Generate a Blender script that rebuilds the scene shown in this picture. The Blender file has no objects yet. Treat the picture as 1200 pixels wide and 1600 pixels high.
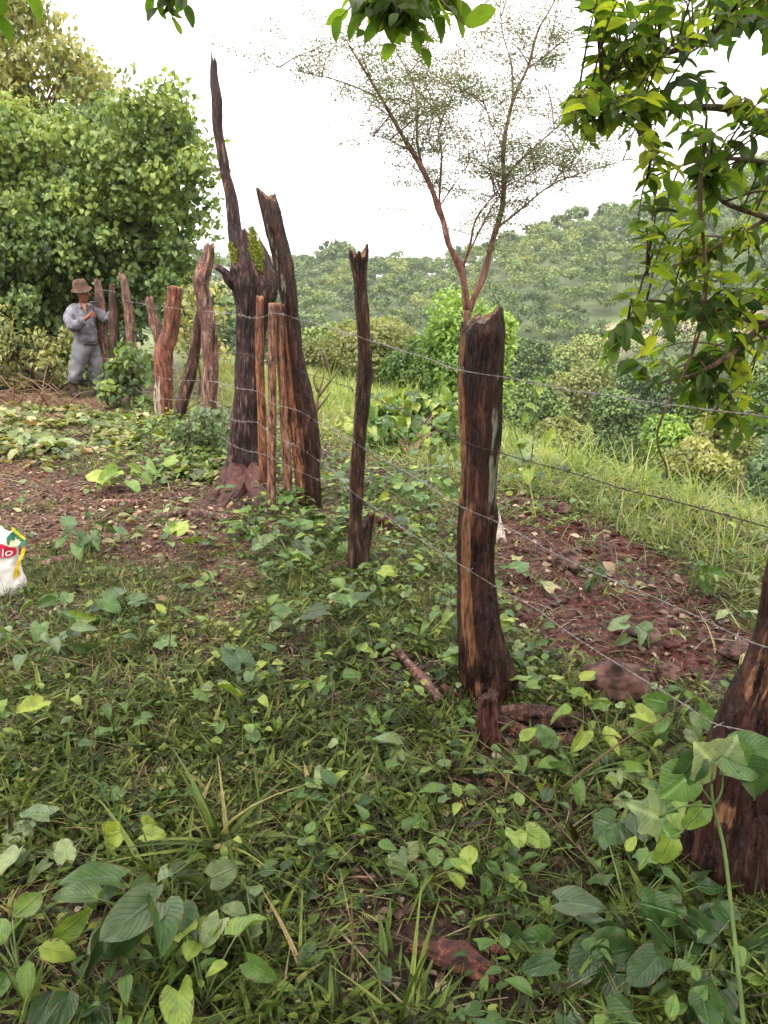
import bpy, bmesh, math, random
import numpy as np
from mathutils import Vector, Matrix

random.seed(7)
RNG = np.random.default_rng(11)
scene = bpy.context.scene
COL = scene.collection

# ------------------------------------------------------------------ camera, sky, sun, exposure
FPX = 1186.0
PITCH = math.radians(16.2)
CAMZ = 1.5
cam_d = bpy.data.cameras.new("camera")
cam_d.sensor_fit = 'VERTICAL'
cam_d.sensor_height = 32.0
cam_d.sensor_width = 24.0
cam_d.lens = FPX / 1600.0 * 32.0
cam_d.clip_start = 0.05
cam_d.clip_end = 4000.0
cam = bpy.data.objects.new("camera", cam_d)
cam.location = (0, 0, CAMZ)
cam.rotation_euler = (math.radians(90) - PITCH, 0, 0)
COL.objects.link(cam)
scene.camera = cam

SUN_EL, SUN_AZ = math.radians(52), math.radians(205)      # azimuth measured from +Y towards +X
world = bpy.data.worlds.new("World")
scene.world = world
world.use_nodes = True
wn = world.node_tree
wn.nodes.clear()
sky = wn.nodes.new('ShaderNodeTexSky')
sky.sky_type = 'NISHITA'
sky.sun_disc = False
sky.sun_elevation = SUN_EL
sky.sun_rotation = SUN_AZ
sky.dust_density = 4.0
sky.air_density = 1.0
hsv = wn.nodes.new('ShaderNodeHueSaturation')
hsv.inputs['Saturation'].default_value = 0.10
hsv.inputs['Value'].default_value = 1.0
cloudmix = wn.nodes.new('ShaderNodeMix')
cloudmix.data_type = 'RGBA'
cloudmix.inputs[0].default_value = 0.75
# layer of bright white cloud, three times brighter overhead than at the horizon
wtc = wn.nodes.new('ShaderNodeTexCoord')
wsep = wn.nodes.new('ShaderNodeSeparateXYZ')
wn.links.new(wtc.outputs['Generated'], wsep.inputs[0])
wr_ = wn.nodes.new('ShaderNodeValToRGB')
wr_.color_ramp.elements[0].position = 0.0
wr_.color_ramp.elements[0].color = (0.36, 0.35, 0.345, 1)
wr_.color_ramp.elements[1].position = 0.9
wr_.color_ramp.elements[1].color = (1.0, 0.955, 0.915, 1)
wn.links.new(wsep.outputs[2], wr_.inputs[0])
wmul = wn.nodes.new('ShaderNodeMix')
wmul.data_type = 'RGBA'
wmul.blend_type = 'MULTIPLY'
wmul.inputs[0].default_value = 1.0
wmul.inputs[7].default_value = (15.0, 15.0, 15.0, 1)
wn.links.new(wr_.outputs[0], wmul.inputs[6])
wn.links.new(wmul.outputs[2], cloudmix.inputs[7])
bg = wn.nodes.new('ShaderNodeBackground')
bg.inputs['Strength'].default_value = 0.15
wo = wn.nodes.new('ShaderNodeOutputWorld')
wn.links.new(sky.outputs[0], hsv.inputs['Color'])
wn.links.new(hsv.outputs[0], cloudmix.inputs[6])
wn.links.new(cloudmix.outputs[2], bg.inputs['Color'])
wn.links.new(bg.outputs[0], wo.inputs['Surface'])

sun_d = bpy.data.lights.new("sun", 'SUN')
sun_d.energy = 1.5
sun_d.angle = math.radians(14)
sun_d.color = (1.0, 0.95, 0.86)
sun = bpy.data.objects.new("sun", sun_d)
sdir = Vector((math.sin(SUN_AZ) * math.cos(SUN_EL), math.cos(SUN_AZ) * math.cos(SUN_EL), math.sin(SUN_EL)))
sun.rotation_euler = sdir.to_track_quat('Z', 'Y').to_euler()
sun.location = (0, 0, 30)
COL.objects.link(sun)

scene.view_settings.view_transform = 'Standard'
scene.view_settings.look = 'None'
scene.view_settings.gamma = 1.0
scene.view_settings.exposure = 1.45
scene.render.engine = 'CYCLES'
scene.cycles.use_denoising = True
scene.cycles.max_bounces = 6
scene.cycles.diffuse_bounces = 2
scene.cycles.transmission_bounces = 4
scene.cycles.volume_bounces = 1
scene.cycles.transparent_max_bounces = 4

# ------------------------------------------------------------------ pixel <-> place helpers
CP, SP = math.cos(PITCH), math.sin(PITCH)


def ray(px, py):
    a, b = (px - 600) / FPX, (800 - py) / FPX
    return np.array([a, CP + b * SP, -SP + b * CP])


def at(px, py, Y):
    d = ray(px, py)
    k = Y / d[1]
    return Vector((d[0] * k, Y, CAMZ + d[2] * k))


def proj(P):
    P = np.asarray(P, float)
    x, y, z = P[..., 0], P[..., 1], P[..., 2] - CAMZ
    dep = y * CP - z * SP
    dep = np.where(dep < .05, .05, dep)
    up = y * SP + z * CP
    return 600 + FPX * x / dep, 800 - FPX * up / dep


# ------------------------------------------------------------------ noise
def _h(ix, iy, iz, seed):
    n = (ix.astype(np.int64) * 374761393 + iy.astype(np.int64) * 668265263 + iz.astype(np.int64) * 2147483647 * 3 + seed * 974711) & 0xffffffff
    n = (n ^ (n >> 13)) * 1274126177 & 0xffffffff
    n = (n ^ (n >> 16)) * 2246822519 & 0xffffffff
    return ((n ^ (n >> 15)) & 0xffffff) / float(0xffffff)


def n3(x, y, z, seed=0):
    x, y, z = np.broadcast_arrays(np.asarray(x, float), np.asarray(y, float), np.asarray(z, float))
    ix, iy, iz = np.floor(x), np.floor(y), np.floor(z)
    fx, fy, fz = x - ix, y - iy, z - iz
    fx, fy, fz = [f * f * (3 - 2 * f) for f in (fx, fy, fz)]
    r = 0
    for dx in (0, 1):
        wx = fx if dx else 1 - fx
        for dy in (0, 1):
            wy = fy if dy else 1 - fy
            for dz in (0, 1):
                wz = fz if dz else 1 - fz
                r = r + wx * wy * wz * _h(ix + dx, iy + dy, iz + dz, seed)
    return r


def fbm(x, y, z=0.0, seed=0, oc=4):
    r, a, t = 0, 1.0, 0
    for o in range(oc):
        r = r + a * (n3(x * 2 ** o, y * 2 ** o, np.asarray(z) * 2 ** o, seed + o * 7) - .5)
        t += a
        a *= .5
    return r / t * 2


def sstep(a, b, x):
    t = np.clip((x - a) / (b - a), 0, 1)
    return t * t * (3 - 2 * t)


# ------------------------------------------------------------------ terrain
F0 = (1.0, 1.67)
RIDGE = [(-400, 330), (0, 380), (300, 402), (460, 402), (520, 394), (580, 408), (650, 406), (720, 396), (780, 382), (850, 362),
         (900, 349), (950, 333), (1000, 312), (1100, 272), (1200, 235), (1600, 120)]
rx_ = np.array([p[0] for p in RIDGE], float)
re_ = []
for p in RIDGE:
    d = ray(*p)
    re_.append(d[2] / math.hypot(d[0], d[1]))
re_ = np.array(re_)


def sdist(x, y):
    return (x - F0[0]) * .894 + (y - F0[1]) * .447


def H0(x, y):
    x, y = np.asarray(x, float), np.asarray(y, float)
    s = sdist(x, y)
    r = np.hypot(x, y)
    dd = np.maximum(s - 3.3 + 1.0 * sstep(.3, 2.8, x), 0)
    dd = dd * dd / (dd + 1.5)
    z = -0.02 * np.maximum(s, 0) - 24 * (1 - np.exp(-dd / 46))
    z = z + .10 * fbm(x * .35, y * .35, seed=3, oc=2) * sstep(2, 6, r)
    th = np.arctan2(x, np.maximum(y, 1e-3))
    px = 600 + 1235 * np.tan(np.clip(th, -1.2, 1.2))
    el = np.interp(px, rx_, re_)
    el = np.where(y <= 0, .12, el)
    R = 235 + 25 * fbm(th * 3, 0, seed=9, oc=2)
    zr = CAMZ + R * el - 5.0
    t = np.clip((r - 85) / (R - 85), 0, None)
    t1 = np.minimum(t, 1)
    prof = t1 * (1 + .25 * np.sin(math.pi * t1))
    zh = -23 + (zr + 23) * prof
    spur = 5.5 * fbm(th * 9, r * .012, seed=21, oc=3) * sstep(0, .35, t) * (1 - sstep(.75, 1.0, t)) 
    zh = zh + spur
    back = np.maximum(t - 1, 0) * (R - 85)
    zh = zh - back * .25
    m = sstep(60, 130, r)
    return z * (1 - m) + np.maximum(zh, -60) * m


# worn earth, traced as ground polygons
def gflat(px, py):
    d = ray(px, py)
    k = -CAMZ / d[2]
    return (d[0] * k, d[1] * k)


def poly_sd(poly, x, y):
    P = np.array(poly)
    best = np.full(x.shape, 1e9)
    inside = np.zeros(x.shape, bool)
    n = len(P)
    for i in range(n):
        ax, ay = P[i]
        bx, by = P[(i + 1) % n]
        ex, ey = bx - ax, by - ay
        t = np.clip(((x - ax) * ex + (y - ay) * ey) / (ex * ex + ey * ey + 1e-12), 0, 1)
        d = np.hypot(x - ax - t * ex, y - ay - t * ey)
        best = np.minimum(best, d)
        c = ((ay > y) != (by > y)) & (x < ex * (y - ay) / (ey if abs(ey) > 1e-12 else 1e-12) + ax)
        inside ^= c
    return np.where(inside, best, -best)


DIRT_R = [gflat(*p) for p in [(778, 765), (850, 775), (905, 800), (960, 825), (1060, 880), (1190, 950), (1200, 1040), (1040, 1090), (900, 1075), (830, 1010), (785, 990), (765, 900)]]
DIRT_L = [gflat(*p) for p in [(-300, 715), (0, 722), (120, 735), (250, 752), (430, 785), (520, 800), (640, 825), (640, 850), (480, 838), (400, 870), (415, 940), (330, 975), (250, 950), (170, 895), (60, 880), (0, 870), (-300, 880)]]
DIRT_B = [gflat(*p) for p in [(-300, 600), (0, 590), (90, 585), (110, 620), (190, 625), (240, 650), (150, 665), (0, 650), (-300, 655)]]


def dirt(x, y):
    x, y = np.asarray(x, float), np.asarray(y, float)
    w = .10 * fbm(x * 3, y * 3, seed=31, oc=3) + .22 * fbm(x * .9, y * .9, seed=33, oc=2)
    a = sstep(-.12, .16, poly_sd(DIRT_R, x, y) + w)
    b = sstep(-.15, .30, poly_sd(DIRT_L, x, y) + w * 1.5)
    c = sstep(-.2, .3, poly_sd(DIRT_B, x, y) + w * 1.5) * .8
    return a, np.maximum(b, c)


def H(x, y):
    x, y = np.asarray(x, float), np.asarray(y, float)
    z = H0(x, y)
    r = np.hypot(x, y)
    a, b = dirt(x, y)
    near = 1 - sstep(14, 25, r)
    z = z + near * (.018 * fbm(x * 3.1, y * 3.1, seed=41, oc=3))
    z = z + near * np.maximum(a, b * .6) * (.035 * fbm(x * 9, y * 9, seed=43, oc=4) - .01)
    return z


def gz(x, y):
    return float(H(np.array([x]), np.array([y]))[0])


_TT = .6 * 1.012 ** np.arange(0, 420)


def gp(px, py, lift=0.0):
    d = ray(px, py)
    x, y, z = d[0] * _TT, d[1] * _TT, CAMZ + d[2] * _TT
    hit = np.nonzero(z <= H0(x, y) + .03)[0]
    i = int(hit[0]) if len(hit) else len(_TT) - 1
    t = np.linspace(_TT[max(i - 1, 0)], _TT[i] * 1.03, 40)
    x, y, z = d[0] * t, d[1] * t, CAMZ + d[2] * t
    h = H(x, y)
    hit = np.nonzero(z <= h)[0]
    i = int(hit[0]) if len(hit) else 39
    return Vector((x[i], y[i], h[i] + lift))


# ------------------------------------------------------------------ mesh buffer
class MB:
    def __init__(self):
        self.v, self.f, self.m, self.uv, self.a = [], [], [], [], {}
        self.n = 0

    def add(self, V, F, mat=0, uv=None, **attrs):
        """V (n,3); F list of index arrays (k,3)/(k,4)"""
        V = np.asarray(V, np.float32).reshape(-1, 3)
        if not isinstance(F, list):
            F = [F]
        n = len(V)
        self.v.append(V)
        for f in F:
            f = np.asarray(f, np.int64)
            if len(f):
                self.f.append(f + self.n)
                self.m.append(np.full(len(f), mat, np.int32))
        self.uv.append(np.zeros((n, 2), np.float32) if uv is None else np.asarray(uv, np.float32))
        for k in set(attrs) | set(self.a):
            if k not in self.a:
                self.a[k] = [np.zeros(self.n, np.float32)] if self.n else []
            val = attrs.get(k, 0.0)
            self.a[k].append(np.broadcast_to(np.asarray(val, np.float32), (n,)).copy())
        self.n += n

    def build(self, name, mats, parent=None, smooth=True, origin=None):
        me = bpy.data.meshes.new(name)
        V = np.concatenate(self.v)
        loc = Vector((0, 0, 0))
        if parent is not None:
            V = V - np.array(world_loc(parent), np.float32)
        elif origin is not None:
            loc = Vector(origin)
            V = V - np.array(origin, np.float32)
        me.vertices.add(len(V))
        me.vertices.foreach_set('co', V.astype(np.float32).ravel())
        loops = np.concatenate([f.ravel() for f in self.f])
        tot = np.concatenate([np.full(len(f), f.shape[1], np.int64) for f in self.f])
        st = np.concatenate([[0], np.cumsum(tot)[:-1]])
        me.loops.add(len(loops))
        me.loops.foreach_set('vertex_index', loops.astype(np.int32))
        me.polygons.add(len(tot))
        me.polygons.foreach_set('loop_start', st.astype(np.int32))
        me.polygons.foreach_set('use_smooth', np.full(len(tot), smooth, bool))
        if not isinstance(mats, (list, tuple)):
            mats = [mats]
        for mt in mats:
            me.materials.append(mt)
        if len(mats) > 1:
            me.polygons.foreach_set('material_index', np.concatenate(self.m))
        UV = np.concatenate(self.uv)
        if UV.any():
            l = me.uv_layers.new(name='UVMap')
            l.data.foreach_set('uv', UV[loops].ravel())
        for k, lst in self.a.items():
            at_ = me.attributes.new(k, 'FLOAT', 'POINT')
            at_.data.foreach_set('value', np.concatenate(lst))
        me.update(calc_edges=True)
        o = bpy.data.objects.new(name, me)
        COL.objects.link(o)
        if parent is not None:
            o.parent = parent
        else:
            o.location = loc
        return o


def world_loc(o):
    l = Vector(o.location)
    while o.parent is not None:
        o = o.parent
        l = l + Vector(o.location)
    return l


def tag(o, label=None, cat=None, group=None, kind=None):
    if label: o['label'] = label
    if cat: o['category'] = cat
    if group: o['group'] = group
    if kind: o['kind'] = kind
    return o


def thing(name, label, cat, loc=(0, 0, 0), group=None):
    o = bpy.data.objects.new(name, None)
    o.empty_display_size = .1
    COL.objects.link(o)
    o.location = loc
    return tag(o, label, cat, group)


# ------------------------------------------------------------------ leaf templates
def strip_leaf(n=5, cols=2, prof='ovate', wid=.5, fold=.25, droop=.2, wave=.0, seed=0):
    rs = np.random.default_rng(seed)
    ts = np.linspace(0, 1, n + 1)
    V, U = [], []
    us = np.linspace(-1, 1, 2 * cols + 1)
    for t in ts:
        if prof == 'ovate':
            w = math.sin(math.pi * t ** .72) ** .8
        elif prof == 'heart':
            w = min(1, (t + .10) * 4.0) ** .55 * (1 - t) ** .62 * (1 + .75 * t)
        elif prof == 'lance':
            w = math.sin(math.pi * t ** .6) ** .9
        elif prof == 'oval':
            w = math.sin(math.pi * t ** .95) ** .65
        else:                                   # blade
            w = (1 - t) ** .7 * (.55 + .45 * min(1, t * 5))
        w *= wid * .5
        w = max(w, .004)
        for u in us:
            back = -.16 * (1 - t) ** 5 * abs(u) * 1.2 if prof == 'heart' else 0
            z = abs(u) * w * fold * 2 - droop * t * t + wave * .5 * math.sin(t * 9 + u * 2 + seed) * abs(u)
            V.append((u * w, t * (1 - droop * .25) + back, z))
            U.append((u * .5 + .5, t))
    k = 2 * cols + 1
    F = []
    for i in range(n):
        for j in range(k - 1):
            a = i * k + j
            F.append((a, a + 1, a + k + 1, a + k))
    return np.array(V), np.array(F), np.array(U)


def lobed_leaf(lobes=3, seed=0, deep=.45, fold=.1, droop=.25):
    V, U = [(0, 0, 0)], [(.5, 0)]
    n = 30
    F = []
    rings = 3
    for k in range(1, rings + 1):
        for i in range(n + 1):
            a = (i / n - .5) * math.radians(290)
            c = 1e9
            r = 0
            for l in range(lobes):
                la = (l - (lobes - 1) / 2) * math.radians(66 if lobes == 3 else 50)
                d = abs(a - la)
                L = 1.0 - .22 * abs(l - (lobes - 1) / 2)
                r = max(r, L * math.exp(-(d / .46) ** 2))
            r = max(r, .66 * (1 - deep) + .12 * math.cos(a)) * k / rings * (1 - .35 * max(0, abs(a) - 2.0))
            x, y = math.sin(a) * r, math.cos(a) * r
            V.append((x, y, -droop * r * r + fold * abs(x) + .02 * math.sin(7 * a + seed) * k / rings))
            U.append((.5 + x * .5, y))
    V, U = np.array(V), np.array(U)
    tri = [(0, 1 + i, 2 + i) for i in range(n)]
    for k in range(rings - 1):
        for i in range(n):
            a = 1 + k * (n + 1) + i
            tri.append((a, a + n + 1, a + n + 2))
            tri.append((a, a + n + 2, a + 1))
    return V, np.array(tri), U


T_HEART = [strip_leaf(9, 3, 'heart', (.86, .72, .80, .64, .76)[i], .10 + .09 * i, .08 + .13 * i, .10, i) for i in range(5)]
T_OVATE = [strip_leaf(6, 2, 'ovate', .56, .18 + .06 * i, .08 + .14 * i, .04, i) for i in range(4)]
T_ELL = [strip_leaf(7, 2, 'oval', .54, .10 + .08 * i, .02 + .12 * i, .05, i) for i in range(4)]
T_OVAL = [strip_leaf(5, 1, 'oval', .50, .18 + .08 * i, .05 + .15 * i, 0, i) for i in range(3)]
T_MID = [strip_leaf(3, 1, 'heart', .85, .25, .1 + .2 * i, 0, i) for i in range(3)]
T_MIDO = [strip_leaf(3, 1, 'ovate', .5, .25, .1 + .2 * i, 0, i) for i in range(3)]
T_FAR = [strip_leaf(2, 1, 'oval', .7, .4, .1 + .3 * i, 0, i) for i in range(3)]
T_LANCE = [strip_leaf(5, 1, 'lance', (.17, .10, .13, .09, .19)[i], .35, .08 + .2 * i, 0, i) for i in range(5)]
T_BLADE = [strip_leaf(5, 1, 'blade', .05, .5, .1 + .28 * i, 0, i) for i in range(4)]
T_THIN = [strip_leaf(3, 1, 'blade', .035, .3, .1 + .3 * i, 0, i) for i in range(4)]
T_LOBE = [lobed_leaf(3, i, .0) for i in range(2)] + [lobed_leaf(5, 3, .2)]


def nrm(a):
    return a / np.maximum(np.linalg.norm(a, axis=-1, keepdims=True), 1e-9)


def put(mb, tpls, P, A, N, S, tint, wid=1.0, mat=0):
    """scatter leaf templates: base P, axis A, upper face N, length S"""
    P = np.asarray(P, float).reshape(-1, 3)
    M = len(P)
    if M == 0: return
    A = nrm(np.broadcast_to(np.asarray(A, float), (M, 3)))
    N = np.broadcast_to(np.asarray(N, float), (M, 3))
    S = np.broadcast_to(np.asarray(S, float), (M,))
    T = np.broadcast_to(np.asarray(tint, float), (M,))
    W = np.broadcast_to(np.asarray(wid, float), (M,))
    X = nrm(np.cross(A, N) + 1e-6)
    N = nrm(np.cross(X, A))
    pick = RNG.integers(0, len(tpls), M)
    for k, (tv, tf, tu) in enumerate(tpls):
        i = np.nonzero(pick == k)[0]
        if not len(i): continue
        loc = tv[None, :, 0:1] * X[i][:, None] * W[i][:, None, None] + tv[None, :, 1:2] * A[i][:, None] + tv[None, :, 2:3] * N[i][:, None]
        V = P[i][:, None] + loc * S[i][:, None, None]
        nv = len(tv)
        F = (tf[None] + (np.arange(len(i)) * nv)[:, None, None]).reshape(-1, tf.shape[1])
        mb.add(V.reshape(-1, 3), F, mat, np.tile(tu, (len(i), 1)), tint=np.repeat(T[i], nv))


def rdir(n, up=0.0):
    v = RNG.normal(size=(n, 3))
    v = nrm(v)
    v[:, 2] += up
    return nrm(v)


# ------------------------------------------------------------------ paths and tubes
def catmull(pts, step):
    P = np.array([tuple(p) for p in pts], float)
    if len(P) == 2:
        n = max(2, int(np.linalg.norm(P[1] - P[0]) / step) + 1)
        t = np.linspace(0, 1, n)[:, None]
        return P[0] * (1 - t) + P[1] * t, t[:, 0]
    Q = np.vstack([2 * P[0] - P[1], P, 2 * P[-1] - P[-2]])
    out, par = [], []
    for i in range(1, len(Q) - 2):
        n = max(1, int(round(np.linalg.norm(Q[i + 1] - Q[i]) / step)))
        for j in range(n):
            t = j / n
            a, b, c, d = Q[i - 1], Q[i], Q[i + 1], Q[i + 2]
            out.append(.5 * ((2 * b) + (-a + c) * t + (2 * a - 5 * b + 4 * c - d) * t * t + (-a + 3 * b - 3 * c + d) * t ** 3))
            par.append(i - 1 + t)
    out.append(Q[-2]); par.append(len(P) - 1)
    return np.array(out), np.array(par) / (len(P) - 1)


def frames(C):
    T = np.gradient(C, axis=0)
    T = nrm(T)
    ref = np.array([1.0, 0, 0]) if abs(T[0][0]) < .8 else np.array([0, 1.0, 0])
    X = []
    x = nrm(ref - T[0] * np.dot(ref, T[0]))
    for t in T:
        x = x - t * np.dot(x, t)
        x = x / max(np.linalg.norm(x), 1e-9)
        X.append(x)
    X = np.array(X)
    return T, X, np.cross(T, X)


def tube(mb, pts, rad, seg=6, step=.05, mat=0, tint=.5, rough=0.0, seed=0, tip=True):
    C, par = catmull(pts, step)
    R = np.interp(par, np.linspace(0, 1, len(rad)), rad)
    T, X, Y = frames(C)
    a = np.linspace(0, 2 * math.pi, seg, endpoint=False)
    rr = R[:, None] * np.ones(seg)[None]
    if rough:
        rr = rr * (1 + rough * fbm(np.cos(a)[None] * 2 + par[:, None] * 0, np.sin(a)[None] * 2, (np.arange(len(C)) * .35)[:, None], seed, 2))
    V = C[:, None] + rr[..., None] * (np.cos(a)[None, :, None] * X[:, None] + np.sin(a)[None, :, None] * Y[:, None])
    n = len(C)
    i, j = np.meshgrid(np.arange(n - 1), np.arange(seg), indexing='ij')
    F = np.stack([i * seg + j, i * seg + (j + 1) % seg, (i + 1) * seg + (j + 1) % seg, (i + 1) * seg + j], -1).reshape(-1, 4)
    V = V.reshape(-1, 3)
    fl = [F]
    V = np.vstack([V, C[0] - T[0] * R[0] * .2, C[-1] + T[-1] * R[-1] * .4])
    k = len(V)
    b = np.arange(seg)
    fl.append(np.stack([np.full(seg, k - 2), (b + 1) % seg, b], -1))
    o = (n - 1) * seg
    fl.append(np.stack([np.full(seg, k - 1), o + b, o + (b + 1) % seg], -1))
    mb.add(V, fl, mat, tint=tint)


def log_mesh(mb, pts, rad, seg=48, step=.02, seed=0, ridge=.10, lump=.12, fine=.03, jag=.03, paint=None, twist=0., mat=0, squash=1.0, notch=None, flat=False, knots=()):
    C, par = catmull(pts, step)
    R = np.interp(par, np.linspace(0, 1, len(rad)), rad)
    Rm = float(np.mean(rad))
    T, X, Y = frames(C)
    n = len(C)
    a = np.linspace(0, 2 * math.pi, seg, endpoint=False)[None]
    L = np.concatenate([[0], np.cumsum(np.linalg.norm(np.diff(C, axis=0), axis=1))])[:, None]
    s = L / Rm
    aa = a + twist * s * .1
    ca, sa = np.cos(aa), np.sin(aa)
    big = n3(ca * 1.3 + 5, sa * 1.3, s * .30, seed) - .5
    rid = 1 - np.abs(n3(ca * 4.2 + 9, sa * 4.2, s * .22, seed + 3) - .5) * 4
    rid2 = 1 - np.abs(n3(ca * 8 + 3, sa * 8, s * .5, seed + 5) - .5) * 4
    fn = n3(ca * 16, sa * 16, s * 2.2, seed + 8) - .5
    m = 1 + lump * 2 * big + ridge * rid + ridge * .55 * rid2 + fine * 2 * fn
    # flakes: plates of bark that lift
    fl_ = sstep(.52, .6, n3(ca * 3 + 2, sa * 3 + 7, s * .45, seed + 13))
    m = m + ridge * .9 * fl_
    fis = n3(ca * 6 + 1, sa * 6 + 4, s * .16, seed + 40)
    m = m - ridge * 1.3 * (1 - sstep(.0, .09, np.abs(fis - .5)))
    m = m / m.mean()
    for (kp, ka, kr, kh) in knots:
        g = np.exp(-((par[:, None] - kp) / kr) ** 2) * np.exp(-(((a - ka + math.pi) % (2 * math.pi) - math.pi) / .7) ** 2)
        m = m + kh * g
    rr = R[:, None] * m
    V = C[:, None] + rr[..., None] * (np.cos(a)[..., None] * X[:, None] + squash * np.sin(a)[..., None] * Y[:, None])
    if jag:
        w = sstep(1 - min(.5, 3.0 * jag / max(L[-1, 0], .01)), 1, par)[:, None]
        jg = jag * (fbm(np.cos(a) * 2.2, np.sin(a) * 2.2, 3.3, seed + 20, 3) * 1.4 + (.0 if flat else .8) * (n3(np.cos(a) * 5, np.sin(a) * 5, 1.0, seed + 22) - .5))
        if notch:
            jg = jg + notch[1] * np.cos(a - notch[0])
        V = V + T[:, None] * (w * jg)[..., None]
    Pn, Wd = np.zeros((n, seg)), np.zeros((n, seg))
    if paint:
        Wd, Pn = paint(a + 0 * s, par[:, None] + 0 * a, V)
    at1, at2 = [Wd.ravel()], [Pn.ravel()]
    VV = [V.reshape(-1, 3)]
    i, j = np.meshgrid(np.arange(n - 1), np.arange(seg), indexing='ij')
    F = [np.stack([i * seg + j, i * seg + (j + 1) % seg, (i + 1) * seg + (j + 1) % seg, (i + 1) * seg + j], -1).reshape(-1, 4)]
    # top: rings going inward with an uneven broken surface
    base = (n - 1) * seg
    cnt = n * seg
    top = V[-1]
    cen = top.mean(0)
    prev = base
    for q, kf in enumerate((.8, .5, .22)):
        ring = cen + (top - cen) * kf
        hgt = (n3(np.cos(a[0]) * 3 * kf, np.sin(a[0]) * 3 * kf, 7.7 + q, seed + 30) - .6) * (jag * 1.1 if not flat else .006)
        ring = ring + T[-1] * hgt[:, None]
        VV.append(ring)
        at1.append(np.full(seg, .55)); at2.append(np.zeros(seg))
        b = np.arange(seg)
        F.append(np.stack([prev + b, prev + (b + 1) % seg, cnt + (b + 1) % seg, cnt + b], -1))
        prev = cnt
        cnt += seg
    VV.append(cen[None] - T[-1] * (jag * .3 if not flat else 0))
    at1.append([.5]); at2.append([0])
    b = np.arange(seg)
    F.append(np.stack([prev + b, prev + (b + 1) % seg, np.full(seg, cnt)], -1))
    b0 = np.arange(seg)
    VV.append(V[0].mean(0)[None] - T[0] * R[0] * .15)
    at1.append([.5]); at2.append([0])
    F.append(np.stack([(b0 + 1) % seg, b0, np.full(seg, cnt + 1)], -1))
    mb.add(np.vstack(VV), F, mat, wood=np.concatenate(at1), pale=np.concatenate(at2))


# ------------------------------------------------------------------ materials
def newmat(name):
    m = bpy.data.materials.new(name)
    m.use_nodes = True
    nt = m.node_tree
    nt.nodes.clear()
    out = nt.nodes.new('ShaderNodeOutputMaterial')
    return m, nt, out


def N(nt, typ, **kw):
    n = nt.nodes.new(typ)
    for k, v in kw.items():
        if k.startswith('i_'):
            key = k[2:]
            key = int(key) if key.isdigit() else key.replace('_', ' ')
            n.inputs[key].default_value = v
        else:
            setattr(n, k, v)
    return n


def ramp(nt, stops, src=None):
    r = nt.nodes.new('ShaderNodeValToRGB')
    el = r.color_ramp.elements
    while len(el) > 1: el.remove(el[0])
    el[0].position = stops[0][0]
    el[0].color = (*stops[0][1], 1)
    for p, c in stops[1:]:
        e = el.new(p)
        e.color = (*c, 1)
    if src is not None: nt.links.new(src, r.inputs[0])
    return r


def g3(v): return (v, v, v)


def mixc(nt, fac, a, b, typ='MIX'):
    m = nt.nodes.new('ShaderNodeMix')
    m.data_type = 'RGBA'
    m.blend_type = typ
    for idx, s in ((0, fac), (6, a), (7, b)):
        if hasattr(s, 'default_value') or hasattr(s, 'is_linked'):
            nt.links.new(s, m.inputs[idx])
        elif isinstance(s, (int, float)):
            m.inputs[idx].default_value = s
        else:
            m.inputs[idx].default_value = (*s, 1)
    return m.outputs[2]


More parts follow.
